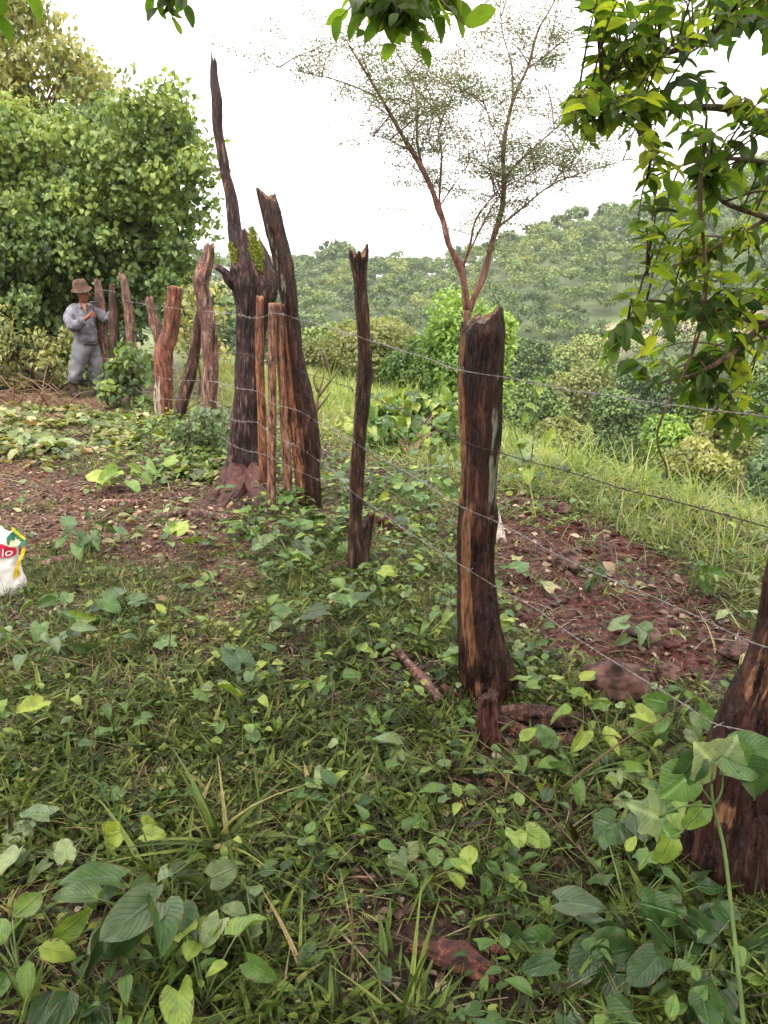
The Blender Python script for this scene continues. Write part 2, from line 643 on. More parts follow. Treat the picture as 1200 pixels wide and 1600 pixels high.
def leaf_mat(name, stops, rough=.42, trans=.3, vein=.35, spots=.4, tcol=1.5, far=False, spec=.5, nscale=40):
    m, nt, out = newmat(name)
    L = nt.links
    t = N(nt, 'ShaderNodeAttribute', attribute_name='tint')
    r = ramp(nt, stops, t.outputs['Fac'])
    col = r.outputs[0]
    if not far:
        tc = N(nt, 'ShaderNodeTexCoord')
        uv = N(nt, 'ShaderNodeSeparateXYZ')
        L.new(tc.outputs['UV'], uv.inputs[0])
        a = N(nt, 'ShaderNodeMath', operation='SUBTRACT', i_1=.5)
        L.new(uv.outputs[0], a.inputs[0])
        b = N(nt, 'ShaderNodeMath', operation='ABSOLUTE')
        L.new(a.outputs[0], b.inputs[0])
        mid = ramp(nt, [(0, g3(1)), (.035, g3(.5)), (.06, g3(0))], b.outputs[0])
        # side veins: bands running off the midrib
        c = N(nt, 'ShaderNodeMath', operation='MULTIPLY', i_1=-1.1)
        L.new(b.outputs[0], c.inputs[0])
        d = N(nt, 'ShaderNodeMath', operation='ADD')
        L.new(c.outputs[0], d.inputs[0]); L.new(uv.outputs[1], d.inputs[1])
        e = N(nt, 'ShaderNodeMath', operation='MULTIPLY', i_1=44.0)
        L.new(d.outputs[0], e.inputs[0])
        s = N(nt, 'ShaderNodeMath', operation='SINE')
        L.new(e.outputs[0], s.inputs[0])
        sv = ramp(nt, [(.78, g3(0)), (.98, g3(.55))], s.outputs[0])
        vs = mixc(nt, 1.0, mid.outputs[0], sv.outputs[0], 'LIGHTEN')
        vf = N(nt, 'ShaderNodeMath', operation='MULTIPLY', i_1=vein)
        L.new(vs, vf.inputs[0])
        light = mixc(nt, 1.0, col, (1.5, 1.45, 1.5), 'MULTIPLY')
        col = mixc(nt, vf.outputs[0], col, light)
        no = N(nt, 'ShaderNodeTexNoise', i_Scale=float(nscale), i_Detail=3.0)
        L.new(tc.outputs['Object'], no.inputs['Vector'])
        nr = ramp(nt, [(.36, g3(.6)), (.52, g3(1.0)), (.70, (1.4, 1.25, .95))], no.outputs[0])
        col = mixc(nt, spots, col, mixc(nt, 1.0, col, nr.outputs[0], 'MULTIPLY'))
        nd = N(nt, 'ShaderNodeTexNoise', i_Scale=float(nscale) * 2.6, i_Detail=4.0)
        L.new(tc.outputs['Object'], nd.inputs['Vector'])
        ed = ramp(nt, [(.36, g3(0)), (.5, g3(.16))], b.outputs[0])
        sm_ = N(nt, 'ShaderNodeMath', operation='ADD')
        L.new(nd.outputs[0], sm_.inputs[0]); L.new(ed.outputs[0], sm_.inputs[1])
        dm = ramp(nt, [(.67, g3(0)), (.71, g3(min(1, spots * 1.7)))], sm_.outputs[0])
        col = mixc(nt, dm.outputs[0], col, (.10, .060, .022))
    p = N(nt, 'ShaderNodeBsdfPrincipled', i_Roughness=rough)
    p.inputs['Specular IOR Level'].default_value = spec
    L.new(col, p.inputs['Base Color'])
    if not far:
        bp = N(nt, 'ShaderNodeBump', i_Strength=.8, i_Distance=.004)
        L.new(vs, bp.inputs['Height'])
        L.new(bp.outputs[0], p.inputs['Normal'])
    if trans > 0:
        tr = N(nt, 'ShaderNodeBsdfTranslucent')
        tcn = mixc(nt, 1.0, col, (tcol * 1.05, tcol, tcol * .45), 'MULTIPLY')
        L.new(tcn, tr.inputs[0])
        mx = N(nt, 'ShaderNodeMixShader', i_0=trans)
        L.new(p.outputs[0], mx.inputs[1]); L.new(tr.outputs[0], mx.inputs[2])
        L.new(mx.outputs[0], out.inputs[0])
    else:
        L.new(p.outputs[0], out.inputs[0])
    return m


def bark_mat(name, dark, mid, light, wood=(.30, .13, .05), pale=(.28, .27, .22), sc=1.0, stretch=.18, rough=.62, bump=.6, bright=.35):
    m, nt, out = newmat(name)
    L = nt.links
    tc = N(nt, 'ShaderNodeTexCoord')
    mp = N(nt, 'ShaderNodeMapping')
    mp.inputs['Scale'].default_value = (sc, sc, sc * stretch)
    L.new(tc.outputs['Object'], mp.inputs[0])
    n1 = N(nt, 'ShaderNodeTexNoise', i_Scale=38.0, i_Detail=6.0, i_Roughness=.62)
    n2 = N(nt, 'ShaderNodeTexNoise', i_Scale=95.0, i_Detail=4.0, i_Roughness=.6)
    L.new(mp.outputs[0], n1.inputs['Vector']); L.new(mp.outputs[0], n2.inputs['Vector'])
    n3_ = N(nt, 'ShaderNodeTexNoise', i_Scale=7.0, i_Detail=4.0)
    L.new(tc.outputs['Object'], n3_.inputs['Vector'])
    base = ramp(nt, [(.40, dark), (.47, mid), (.56, mid), (.585, tuple((a + b) / 2 for a, b in zip(mid, light))), (.66, light)], n1.outputs[0])
    sep = ramp(nt, [(.42, g3(0)), (.66, g3(1))], n3_.outputs[0])
    warm = mixc(nt, 1.0, base.outputs[0], (1.45, 1.15, 1.05), 'MULTIPLY')
    col = mixc(nt, sep.outputs[0], base.outputs[0], warm)
    streak = ramp(nt, [(.57, g3(0)), (.61, g3(bright))], n2.outputs[0])
    col = mixc(nt, streak.outputs[0], col, light)
    # bare wood and lichen, where the log itself has them
    aw = N(nt, 'ShaderNodeAttribute', attribute_name='wood')
    add = N(nt, 'ShaderNodeMath', operation='MULTIPLY_ADD', i_1=1.7, i_2=-.85)
    L.new(n1.outputs[0], add.inputs[0])
    sm = N(nt, 'ShaderNodeMath', operation='ADD')
    L.new(aw.outputs['Fac'], sm.inputs[0]); L.new(add.outputs[0], sm.inputs[1])
    wr = ramp(nt, [(.38, g3(0)), (.54, g3(.92))], sm.outputs[0])
    wc = ramp(nt, [(.36, tuple(v * .22 for v in wood)), (.47, tuple(v * .8 for v in wood)), (.55, wood), (.68, tuple(min(1, v * 1.5) for v in wood))], n2.outputs[0])
    col = mixc(nt, wr.outputs[0], col, wc.outputs[0])
    ap = N(nt, 'ShaderNodeAttribute', attribute_name='pale')
    sm2 = N(nt, 'ShaderNodeMath', operation='ADD')
    L.new(ap.outputs['Fac'], sm2.inputs[0]); L.new(add.outputs[0], sm2.inputs[1])
    pr = ramp(nt, [(.42, g3(0)), (.52, g3(1))], sm2.outputs[0])
    pc = ramp(nt, [(.35, tuple(v * .55 for v in pale)), (.6, pale)], n2.outputs[0])
    col = mixc(nt, pr.outputs[0], col, pc.outputs[0])
    p = N(nt, 'ShaderNodeBsdfPrincipled', i_Roughness=rough)
    p.inputs['Specular IOR Level'].default_value = .3
    L.new(col, p.inputs['Base Color'])
    rr = ramp(nt, [(.35, g3(rough - .15)), (.65, g3(min(1, rough + .25)))], n1.outputs[0])
    L.new(rr.outputs[0], p.inputs['Roughness'])
    b = N(nt, 'ShaderNodeBump', i_Strength=bump, i_Distance=.03)
    hs = N(nt, 'ShaderNodeMath', operation='ADD')
    L.new(n1.outputs[0], hs.inputs[0]); L.new(n2.outputs[0], hs.inputs[1])
    L.new(hs.outputs[0], b.inputs['Height'])
    L.new(b.outputs[0], p.inputs['Normal'])
    L.new(p.outputs[0], out.inputs[0])
    return m


def plain_mat(name, c, rough=.6, var=.25, sc=20.0, metal=0.0, bump=.2, spec=.22, c2=None):
    m, nt, out = newmat(name)
    L = nt.links
    tc = N(nt, 'ShaderNodeTexCoord')
    no = N(nt, 'ShaderNodeTexNoise', i_Scale=float(sc), i_Detail=5.0)
    L.new(tc.outputs['Object'], no.inputs['Vector'])
    c2 = c2 or tuple(min(1, v * (1 + var)) for v in c)
    r = ramp(nt, [(.35, tuple(v * (1 - var) for v in c)), (.65, c2)], no.outputs[0])
    p = N(nt, 'ShaderNodeBsdfPrincipled', i_Roughness=rough, i_Metallic=metal)
    p.inputs['Specular IOR Level'].default_value = spec
    L.new(r.outputs[0], p.inputs['Base Color'])
    b = N(nt, 'ShaderNodeBump', i_Strength=bump, i_Distance=.01)
    L.new(no.outputs[0], b.inputs['Height'])
    L.new(b.outputs[0], p.inputs['Normal'])
    L.new(p.outputs[0], out.inputs[0])
    return m


def ground_mat():
    m, nt, out = newmat('soil')
    L = nt.links
    tc = N(nt, 'ShaderNodeTexCoord')
    P = tc.outputs['Object']
    def noise(s, d=5.0, r=.55):
        n = N(nt, 'ShaderNodeTexNoise', i_Scale=float(s), i_Detail=d, i_Roughness=r)
        L.new(P, n.inputs['Vector'])
        return n.outputs[0]
    a, b, c = noise(6), noise(32, 6, .65), noise(120, 4, .6)
    soil = ramp(nt, [(.36, (.010, .003, .0025)), (.46, (.048, .013, .010)), (.58, (.098, .030, .023)), (.72, (.20, .085, .065))], b)
    duff = ramp(nt, [(.34, (.006, .003, .002)), (.5, (.026, .013, .008)), (.62, (.060, .034, .018)), (.75, (.14, .09, .05))], b)
    ad = N(nt, 'ShaderNodeAttribute', attribute_name='dirt')
    ab = N(nt, 'ShaderNodeAttribute', attribute_name='path')
    path = ramp(nt, [(.34, (.014, .005, .004)), (.47, (.075, .026, .018)), (.6, (.14, .060, .040)), (.74, (.28, .17, .11))], b)
    def brk(src, k=.7):
        q = N(nt, 'ShaderNodeMath', operation='MULTIPLY_ADD', i_1=k, i_2=-k / 2)
        L.new(a, q.inputs[0])
        w = N(nt, 'ShaderNodeMath', operation='ADD')
        L.new(src, w.inputs[0]); L.new(q.outputs[0], w.inputs[1])
        return ramp(nt, [(.38, g3(0)), (.6, g3(1))], w.outputs[0]).outputs[0]
    col = mixc(nt, brk(ad.outputs['Fac']), duff.outputs[0], soil.outputs[0])
    col = mixc(nt, brk(ab.outputs['Fac']), col, path.outputs[0])
    af = N(nt, 'ShaderNodeAttribute', attribute_name='field')
    fld = ramp(nt, [(.35, (.05, .07, .02)), (.5, (.10, .13, .04)), (.65, (.17, .17, .07))], b)
    col = mixc(nt, af.outputs['Fac'], col, fld.outputs[0])
    fine = ramp(nt, [(.36, g3(.3)), (.62, g3(1.6))], c)
    col = mixc(nt, .8, col, mixc(nt, 1.0, col, fine.outputs[0], 'MULTIPLY'))
    p = N(nt, 'ShaderNodeBsdfPrincipled', i_Roughness=.7)
    p.inputs['Specular IOR Level'].default_value = .2
    L.new(col, p.inputs['Base Color'])
    rr = ramp(nt, [(.4, g3(.45)), (.6, g3(.9))], a)
    L.new(rr.outputs[0], p.inputs['Roughness'])
    hs = N(nt, 'ShaderNodeMath', operation='MULTIPLY_ADD', i_1=.4)
    L.new(c, hs.inputs[0]); L.new(b, hs.inputs[2])
    bp = N(nt, 'ShaderNodeBump', i_Strength=.9, i_Distance=.03)
    L.new(hs.outputs[0], bp.inputs['Height'])
    L.new(bp.outputs[0], p.inputs['Normal'])
    L.new(p.outputs[0], out.inputs[0])
    return m


def hill_mat():
    m, nt, out = newmat('hillside')
    L = nt.links
    tc = N(nt, 'ShaderNodeTexCoord')
    n1 = N(nt, 'ShaderNodeTexNoise', i_Scale=.25, i_Detail=6.0)
    L.new(tc.outputs['Object'], n1.inputs['Vector'])
    g = ramp(nt, [(.35, (.028, .045, .016)), (.55, (.06, .085, .03)), (.7, (.09, .11, .04))], n1.outputs[0])
    f = ramp(nt, [(.35, (.17, .17, .085)), (.55, (.24, .19, .115)), (.7, (.30, .22, .15))], n1.outputs[0])
    f2 = ramp(nt, [(.35, (.06, .10, .025)), (.65, (.11, .16, .045))], n1.outputs[0])
    a1 = N(nt, 'ShaderNodeAttribute', attribute_name='brown')
    a2 = N(nt, 'ShaderNodeAttribute', attribute_name='field')
    col = mixc(nt, a2.outputs['Fac'], g.outputs[0], f2.outputs[0])
    col = mixc(nt, a1.outputs['Fac'], col, f.outputs[0])
    p = N(nt, 'ShaderNodeBsdfPrincipled', i_Roughness=.9)
    L.new(col, p.inputs['Base Color'])
    L.new(p.outputs[0], out.inputs[0])
    return m


M = {}
M['ground'] = ground_mat()
M['hill'] = hill_mat()
M['weed'] = leaf_mat('weed_leaf', [(0, (.030, .019, .008)), (.12, (.020, .034, .005)), (.35, (.052, .090, .012)), (.65, (.118, .172, .024)), (.84, (.21, .25, .050)), (1, (.34, .25, .12))], rough=.38, trans=.12, vein=.25, spots=.3, spec=.28)
M['heart'] = leaf_mat('vine_leaf', [(0, (.020, .048, .012)), (.3, (.042, .092, .022)), (.6, (.080, .155, .030)), (.8, (.14, .22, .035)), (1, (.24, .30, .045))], rough=.34, trans=.2, vein=.85, spots=.6, spec=.4)
M['grey'] = leaf_mat('grey_leaf', [(0, (.045, .080, .030)), (.5, (.10, .16, .060)), (1, (.22, .28, .12))], rough=.36, trans=.22, vein=.9, spots=.6, spec=.5)
M['over'] = leaf_mat('overhead_leaf', [(0, (.020, .048, .008)), (.4, (.050, .105, .014)), (.75, (.12, .20, .024)), (1, (.26, .31, .035))], rough=.38, trans=.6, vein=.3, spots=.3, tcol=1.9)
M['big'] = leaf_mat('tree_vine_leaf', [(0, (.022, .045, .010)), (.35, (.055, .10, .022)), (.65, (.105, .175, .040)), (1, (.25, .32, .075))], rough=.4, trans=.38, vein=.2, spots=.2)
M['pale'] = leaf_mat('pale_tree_leaf', [(0, (.09, .11, .03)), (.5, (.18, .20, .055)), (1, (.32, .30, .10))], rough=.5, trans=.35, far=True)
M['bright'] = leaf_mat('bright_leaf', [(0, (.05, .10, .02)), (.5, (.11, .20, .03)), (1, (.24, .36, .05))], rough=.45, trans=.35, far=True)
M['forest'] = leaf_mat('forest_leaf', [(0, (.016, .036, .010)), (.35, (.045, .088, .018)), (.7, (.105, .16, .030)), (1, (.20, .22, .05))], rough=.6, trans=.15, far=True)
M['acacia'] = leaf_mat('feathery_leaf', [(0, (.05, .07, .045)), (.6, (.095, .125, .075)), (1, (.18, .21, .10))], rough=.5, trans=.4, far=True)
M['field'] = leaf_mat('field_grass', [(0, (.07, .13, .02)), (.45, (.18, .27, .05)), (.8, (.32, .38, .11)), (1, (.46, .40, .22))], rough=.45, trans=.35, vein=.1, spots=.2)
M['straw'] = leaf_mat('straw', [(0, (.06, .035, .02)), (.5, (.17, .115, .06)), (1, (.40, .32, .20))], rough=.6, trans=.1, vein=.1, spots=.4)
M['dead'] = leaf_mat('dead_leaf', [(0, (.035, .014, .010)), (.55, (.10, .045, .030)), (.85, (.20, .125, .08)), (1, (.40, .34, .23))], rough=.5, trans=.08, vein=.4, spots=.7)
M['stem'] = plain_mat('green_stem', (.10, .15, .05), .5)
M['redstem'] = plain_mat('brown_stem', (.09, .05, .025), .6)
M['twig'] = plain_mat('dry_twig', (.14, .085, .05), .7, .5, 60)
M['limb'] = bark_mat('limb_bark', (.03, .02, .012), (.09, .06, .04), (.20, .15, .10))
M['bark_dark'] = bark_mat('charred_bark', (.005, .002, .002), (.020, .0070, .0052), (.075, .030, .020), wood=(.20, .092, .045), pale=(.17, .165, .125), bright=.28, rough=.45)
M['bark_grey'] = bark_mat('weathered_bark', (.008, .0035, .003), (.032, .014, .010), (.13, .075, .055), wood=(.28, .13, .07), pale=(.26, .24, .20), bright=.6)
M['bark_red'] = bark_mat('red_bark', (.030, .011, .008), (.115, .043, .026), (.26, .125, .08), wood=(.27, .105, .05), pale=(.34, .27, .20), bright=.35)
M['bark_flaky'] = bark_mat('flaky_bark', (.025, .011, .009), (.095, .045, .035), (.28, .19, .15), wood=(.27, .12, .07), pale=(.40, .33, .29), bright=.6)
M['bark_snag'] = bark_mat('snag_bark', (.005, .0025, .003), (.022, .0105, .0105), (.13, .080, .074), wood=(.22, .10, .07), pale=(.25, .21, .19), bright=.3, stretch=.22)
M['bark_maroon'] = bark_mat('maroon_bark', (.012, .0045, .004), (.045, .014, .011), (.15, .062, .045), wood=(.10, .036, .025), pale=(.3, .24, .18), bright=.25, rough=.5)
M['acacia_bark'] = bark_mat('reddish_bark', (.045, .018, .014), (.125, .055, .042), (.26, .15, .12), sc=1.0, bright=.3)
M['cut'] = plain_mat('cut_wood', (.42, .26, .16), .7, .3, 30)
M['chip'] = plain_mat('wood_chip', (.33, .22, .14), .7, .5, 30)
M['moss'] = leaf_mat('moss', [(0, (.10, .13, .012)), (1, (.34, .38, .045))], far=True, rough=.9, trans=.1)
M['rock'] = plain_mat('rock', (.055, .021, .017), .7, .7, 14, bump=1.0, c2=(.14, .07, .055))
M['wire'] = plain_mat('wire', (.22, .20, .195), .42, .4, 60, metal=.75)
M['wire_rust'] = plain_mat('rusty_wire', (.07, .05, .045), .6, .5, 60, metal=.5)

# ------------------------------------------------------------------ ground and hills
def polar(name, rads, azi, mat, hill=False):
    R, A = np.meshgrid(rads, azi, indexing='ij')
    X, Y = R * np.sin(A), R * np.cos(A)
    Z = H(X, Y)
    nr, na = R.shape
    V = np.stack([X, Y, Z], -1).reshape(-1, 3)
    i, j = np.meshgrid(np.arange(nr - 1), np.arange(na), indexing='ij')
    F = np.stack([i * na + j, (i + 1) * na + j, (i + 1) * na + (j + 1) % na, i * na + (j + 1) % na], -1).reshape(-1, 4)[:, ::-1]
    mb = MB()
    fl = [F]
    if not hill:
        V = np.vstack([V, [[0, 0, gz(0, 0)]]])
        k = len(V) - 1
        b = np.arange(na)
        fl.append(np.stack([np.full(na, k), (b + 1) % na, b], -1))
    x, y = V[:, 0], V[:, 1]
    at_ = {}
    if hill:
        br, fi = cleared(V)
        at_ = dict(brown=br, field=fi)
    else:
        a, b_ = dirt(x, y)
        s = sdist(x, y)
        fld = sstep(1.5, 3.2, s + .5 * fbm(x * .8, y * .8, seed=51, oc=2)) * (1 - a)
        fld = np.maximum(fld, sstep(14, 20, np.hypot(x, y)))
        at_ = dict(dirt=a, path=b_, field=fld)
    mb.add(V, fl, **at_)
    return tag(mb.build(name, mat), kind='structure')


CLR_BROWN = [(905, 545), (900, 530), (925, 515), (985, 500), (1040, 495), (1200, 480), (1200, 520), (1020, 545), (960, 560)]
CLR_GREEN = [(915, 522), (965, 498), (1010, 486), (1080, 476), (1200, 462), (1200, 480), (1040, 498), (980, 505), (930, 518)]
CLR_MID = [(455, 500), (560, 492), (580, 520), (520, 545), (455, 540)]
CLR_LEFT = [(290, 425), (350, 432), (380, 450), (372, 480), (300, 478)]


def cleared(V):
    px, py = proj(V)
    r = np.hypot(V[:, 0], V[:, 1])
    ok = (V[:, 1] > 5) & (r < 230)
    w = 6 * fbm(V[:, 0] * .06, V[:, 1] * .06, seed=61, oc=2)
    f = lambda P: sstep(-4, 5, poly_sd(P, px, py) + w) * ok
    return np.maximum(f(CLR_BROWN), f(CLR_LEFT) * .8), f(CLR_GREEN)


rads = [.35]
while rads[-1] < 13: rads.append(rads[-1] * 1.0065 if rads[-1] > 1 else rads[-1] * 1.03)
while rads[-1] < 55: rads.append(rads[-1] * 1.02)
azf = np.radians(np.arange(-38, 38, .14))
azb = np.radians(np.arange(38, 322, 1.5))
polar('ground', np.array(rads), np.concatenate([azf, azb]), M['ground'])
rh = [rads[-1]]
while rh[-1] < 1400: rh.append(rh[-1] * (1.012 if rh[-1] < 330 else 1.15))
azh = np.concatenate([np.radians(np.arange(-38, 38, .35)), np.radians(np.arange(38, 322, 2.0))])
# the hills start a little inside the outer rim of the ground sheet
rh[0] = rads[-1] - .6
polar('hills', np.array(rh), azh, M['hill'], hill=True)

# ------------------------------------------------------------------ forest on the hills
def crown_tpl(nc, seed, flatk=.75):
    """unit crown: positions, normals of leaf clumps on lumpy dome"""
    rs = np.random.default_rng(seed)
    cs = []
    for k in range(rs.integers(5, 9)):
        a = rs.uniform(0, 6.28)
        rr = rs.uniform(.1, .62)
        cs.append((math.cos(a) * rr, math.sin(a) * rr, rs.uniform(-.15, .5), rs.uniform(.28, .5)))
    P, Nn, T = [], [], []
    for (cx, cy, cz, r) in cs:
        n = nc // len(cs)
        u = nrm(rs.normal(size=(n, 3)) + np.array([0, 0, .35]))
        k = rs.uniform(.8, 1.08, (n, 1))
        P.append(np.array([cx, cy, cz * flatk]) + u * r * k * np.array([1, 1, .8]))
        Nn.append(nrm(u + rs.normal(size=(n, 3)) * .35))
        T.append(np.full(n, rs.uniform(-.12, .12)) + rs.uniform(-.1, .1, n))
    return np.vstack(P), np.vstack(Nn), np.concatenate(T)


CT = [crown_tpl(170, 100 + i) for i in range(10)]
fb = MB()
quad_t = [strip_leaf(2, 1, 'oval', 1.0, .3, .2, 0, 1)]
quad_t = [(quad_t[0][0][[0, 3, 4, 5, 7]] * 1.0, np.array([(0, 1, 2), (0, 2, 3), (1, 4, 2), (2, 4, 3)]), quad_t[0][2][[0, 3, 4, 5, 7]])]
cnt = 0
FP, FN, FA, FS, FT = [], [], [], [], []
r = 50.0
while r < 262:
    sp = 2.3 + r * .006
    nA = int(math.radians(66) * r / sp)
    for q in range(nA):
        a = math.radians(-31) + (q + random.uniform(.0, .9)) / nA * math.radians(66)
        rr = r + random.uniform(-.5, .5) * sp
        x, y = rr * math.sin(a), rr * math.cos(a)
        FP.append((x, y))
    r += sp * .92
FP = np.array(FP)
FZ = H(FP[:, 0], FP[:, 1])
V3 = np.column_stack([FP, FZ])
br, fi = cleared(V3)
keep = RNG.uniform(.1, 1.1, len(br)) > np.maximum(br, fi * .35)
px_, py_ = proj(V3)
keep &= (px_ > 230) & (px_ < 1260)
V3 = V3[keep]
for (x, y, z) in V3:
    r = math.hypot(x, y)
    R = random.uniform(1.3, 2.9) * (1.35 if random.random() < .08 else 1)
    hgt = random.uniform(2.0, 4.8)
    tp = CT[random.randrange(10)]
    a = random.uniform(0, 6.28)
    ca, sa = math.cos(a), math.sin(a)
    Q = tp[0] @ np.array([[ca, sa, 0], [-sa, ca, 0], [0, 0, 1]])
    Nn = tp[1] @ np.array([[ca, sa, 0], [-sa, ca, 0], [0, 0, 1]])
    base = .42 + .30 * float(fbm(x * .03, y * .03, 0, 71, 3)) + random.uniform(-.28, .28) + (.2 if random.random() < .15 else 0)
    Pw = Q * np.array([R, R, R * .95]) + np.array([x, y, z + hgt])
    FA.append(Nn); FN.append(Pw); FS.append(np.full(len(Pw), R * .19) * RNG.uniform(.7, 1.25, len(Pw))); FT.append(np.clip(base + tp[2], 0, 1))
Pw, Nn, Sz, Tt = np.vstack(FN), np.vstack(FA), np.concatenate(FS), np.concatenate(FT)
ax = nrm(np.cross(Nn, rdir(len(Nn))))
put(fb, quad_t, Pw, ax, Nn, Sz, Tt)
tag(fb.build('forest', M['forest']), 'unbroken green forest covering the hazy slopes across the valley', 'forest', kind='stuff')


# ------------------------------------------------------------------ trees beyond the fence
def blob_tree(name, px, py_top, py_base, width_px, Y, mat, leaf, n, label, group, tint=(.2, .8), tpl=T_FAR, clumps=9, cat='tree', seed=0, solid=.5):
    rs = np.random.default_rng(seed + 500)
    topz = at(px, py_top, Y).z
    cx = at(px, py_top, Y).x
    Wm = width_px / FPX * Y / CP * .5
    zb = gz(cx, Y)
    botz = max(zb + .1, at(px, py_base, Y).z)
    hh = (topz - botz) / 2
    t = thing(name, label, cat, (cx, Y, zb), group)
    tb = MB()
    tube(tb, [(cx, Y, zb - .2), (cx + Wm * .1, Y, (zb + botz) / 2), (cx, Y, botz + hh)], [max(.06, Wm * .07), max(.05, Wm * .05), .03], 7, .4, rough=.3)
    cs = []
    for k in range(clumps):
        u = nrm(rs.normal(size=3))
        f = rs.uniform(.35, .72)
        c = np.array([cx + u[0] * Wm * f, Y + u[1] * Wm * f, botz + hh + u[2] * hh * f])
        rr = rs.uniform(.32, .52)
        cs.append((c, rr * Wm, rr * hh))
        tube(tb, [(cx, Y, botz + hh * .4), tuple((c + np.array([cx, Y, botz + hh])) / 2), tuple(c)], [max(.03, Wm * .03), .02, .01], 5, .5)
    tb.build('trunk', M['limb'], t)
    cb = MB()
    for (c, a, b) in cs:
        m = n // clumps
        u = rdir(m, .15)
        k = RNG.uniform(.25, 1.1, m) ** solid
        P = c + u * k[:, None] * np.array([a, a, b])
        Nn = nrm(u + rdir(m) * .5 + np.array([0, 0, .5]))
        A = nrm(u * .5 + rdir(m) * .8 + np.array([0, 0, -.2]))
        tt = np.clip(rs.uniform(*tint) + RNG.uniform(-.18, .18, m), 0, 1)
        put(cb, tpl, P, A, Nn, leaf * RNG.uniform(.7, 1.3, m), tt)
    cb.build('crown', mat, t)
    return t


blob_tree('leafy_tree', 742, 424, 640, 160, 17, M['bright'], .115, 13000, 'bright lime green bushy tree directly behind the tall thick charred post', 'trees standing below the field', (.3, .9), T_MIDO, 16, seed=1)
blob_tree('leafy_tree', 592, 498, 612, 170, 25, M['pale'], .135, 12000, 'broad pale olive tree seen just right of the slender dark post', 'trees standing below the field', (.0, .6), T_FAR, 14, seed=2)
blob_tree('leafy_tree', 655, 520, 620, 110, 22, M['bright'], .12, 7000, 'small dark green tree tucked against the left of the lime green tree', 'trees standing below the field', (.0, .35), T_FAR, 10, seed=3)
blob_tree('leafy_tree', 500, 532, 600, 110, 27, M['pale'], .13, 6500, 'low olive bush between the leaning post and the slender post', 'trees standing below the field', (.0, .5), T_FAR, 9, seed=4)
VT = [  # px, top, base, width, Y, mat, tint, label
    (905, 562, 690, 130, 46, 'pale', (.0, .35), 'yellow green spreading tree just right of the thick post in the valley'),
    (965, 600, 720, 120, 40, 'forest', (.3, .6), 'dark green rounded tree in the valley centre, left of the hanging vine'),
    (845, 585, 700, 110, 44, 'forest', (.3, .7), 'mid green valley tree showing beside the right edge of the thick post'),
    (1055, 640, 740, 95, 22, 'bright', (.4, .9), 'bright light green young tree behind the tip of the hanging vine'),
    (1010, 560, 690, 120, 55, 'forest', (.25, .6), 'dark bluish green tree in the valley under the brown clearing'),
    (905, 520, 610, 110, 80, 'forest', (.5, .9), 'pale green tree at the left edge of the brown clearing'),
    (820, 530, 620, 100, 70, 'forest', (.2, .6), 'dull green tree rising behind the lime green tree on its right'),
    (1120, 640, 760, 130, 20, 'pale', (.1, .6), 'hazy olive tree half hidden under the lowest overhanging leaves'),
    (1085, 690, 748, 110, 14, 'pale', (.2, .7), 'low grey green bush at the edge of the bright grass field'),
    (880, 650, 720, 90, 26, 'pale', (.2, .6), 'small pale shrub at the field edge just right of the thick post'),
    (1180, 560, 700, 130, 34, 'forest', (.4, .8), 'green tree at the far right behind the overhanging branch'),
    (1090, 560, 690, 120, 48, 'forest', (.2, .7), 'mid green tree right of the hanging vine in the valley'),
    (955, 560, 660, 100, 60, 'forest', (.55, .9), 'light green tree just below the brown clearing'),
]
for k, (px, a, b, w, Y, mt, tn, lb) in enumerate(VT):
    blob_tree('valley_tree', px, a, b, w, Y, M[mt], .0048 * Y + .045, 6000, lb, 'trees in the valley', tn, T_FAR, 13, seed=20 + k, solid=.45)
RT = [(876, 332, 16, 20, 'lone flat crowned tree on the ridge nearest the thin red tree'), (905, 326, 14, 14, 'slim second ridge tree right of the flat crowned one'),
      (795, 358, 26, 22, 'rounded ridge tree between the two main stems of the thin red tree'), (520, 378, 26, 26, 'domed ridge tree above the slender dark post, left of its top'),
      (545, 386, 22, 20, 'small round ridge tree directly above the slender post'), (845, 346, 24, 22, 'broad ridge tree left of the lone flat crowned tree'), (955, 318, 24, 22, 'ridge tree just left of the overhanging leaves')]
for k, (px, py, w, h, lb) in enumerate(RT):
    d = ray(px, py)
    Yr = 225.0
    blob_tree('ridge_tree', px, py, py + h, w * 1.9, Yr, M['forest'], 1.5, 260, lb, 'trees along the ridge', (.3, .7), T_FAR, 7, seed=60 + k)


# ------------------------------------------------------------------ big leafy mass at the left
def inpoly(poly, x, y):
    return poly_sd(poly, np.array([float(x)]), np.array([float(y)]))[0] > 0


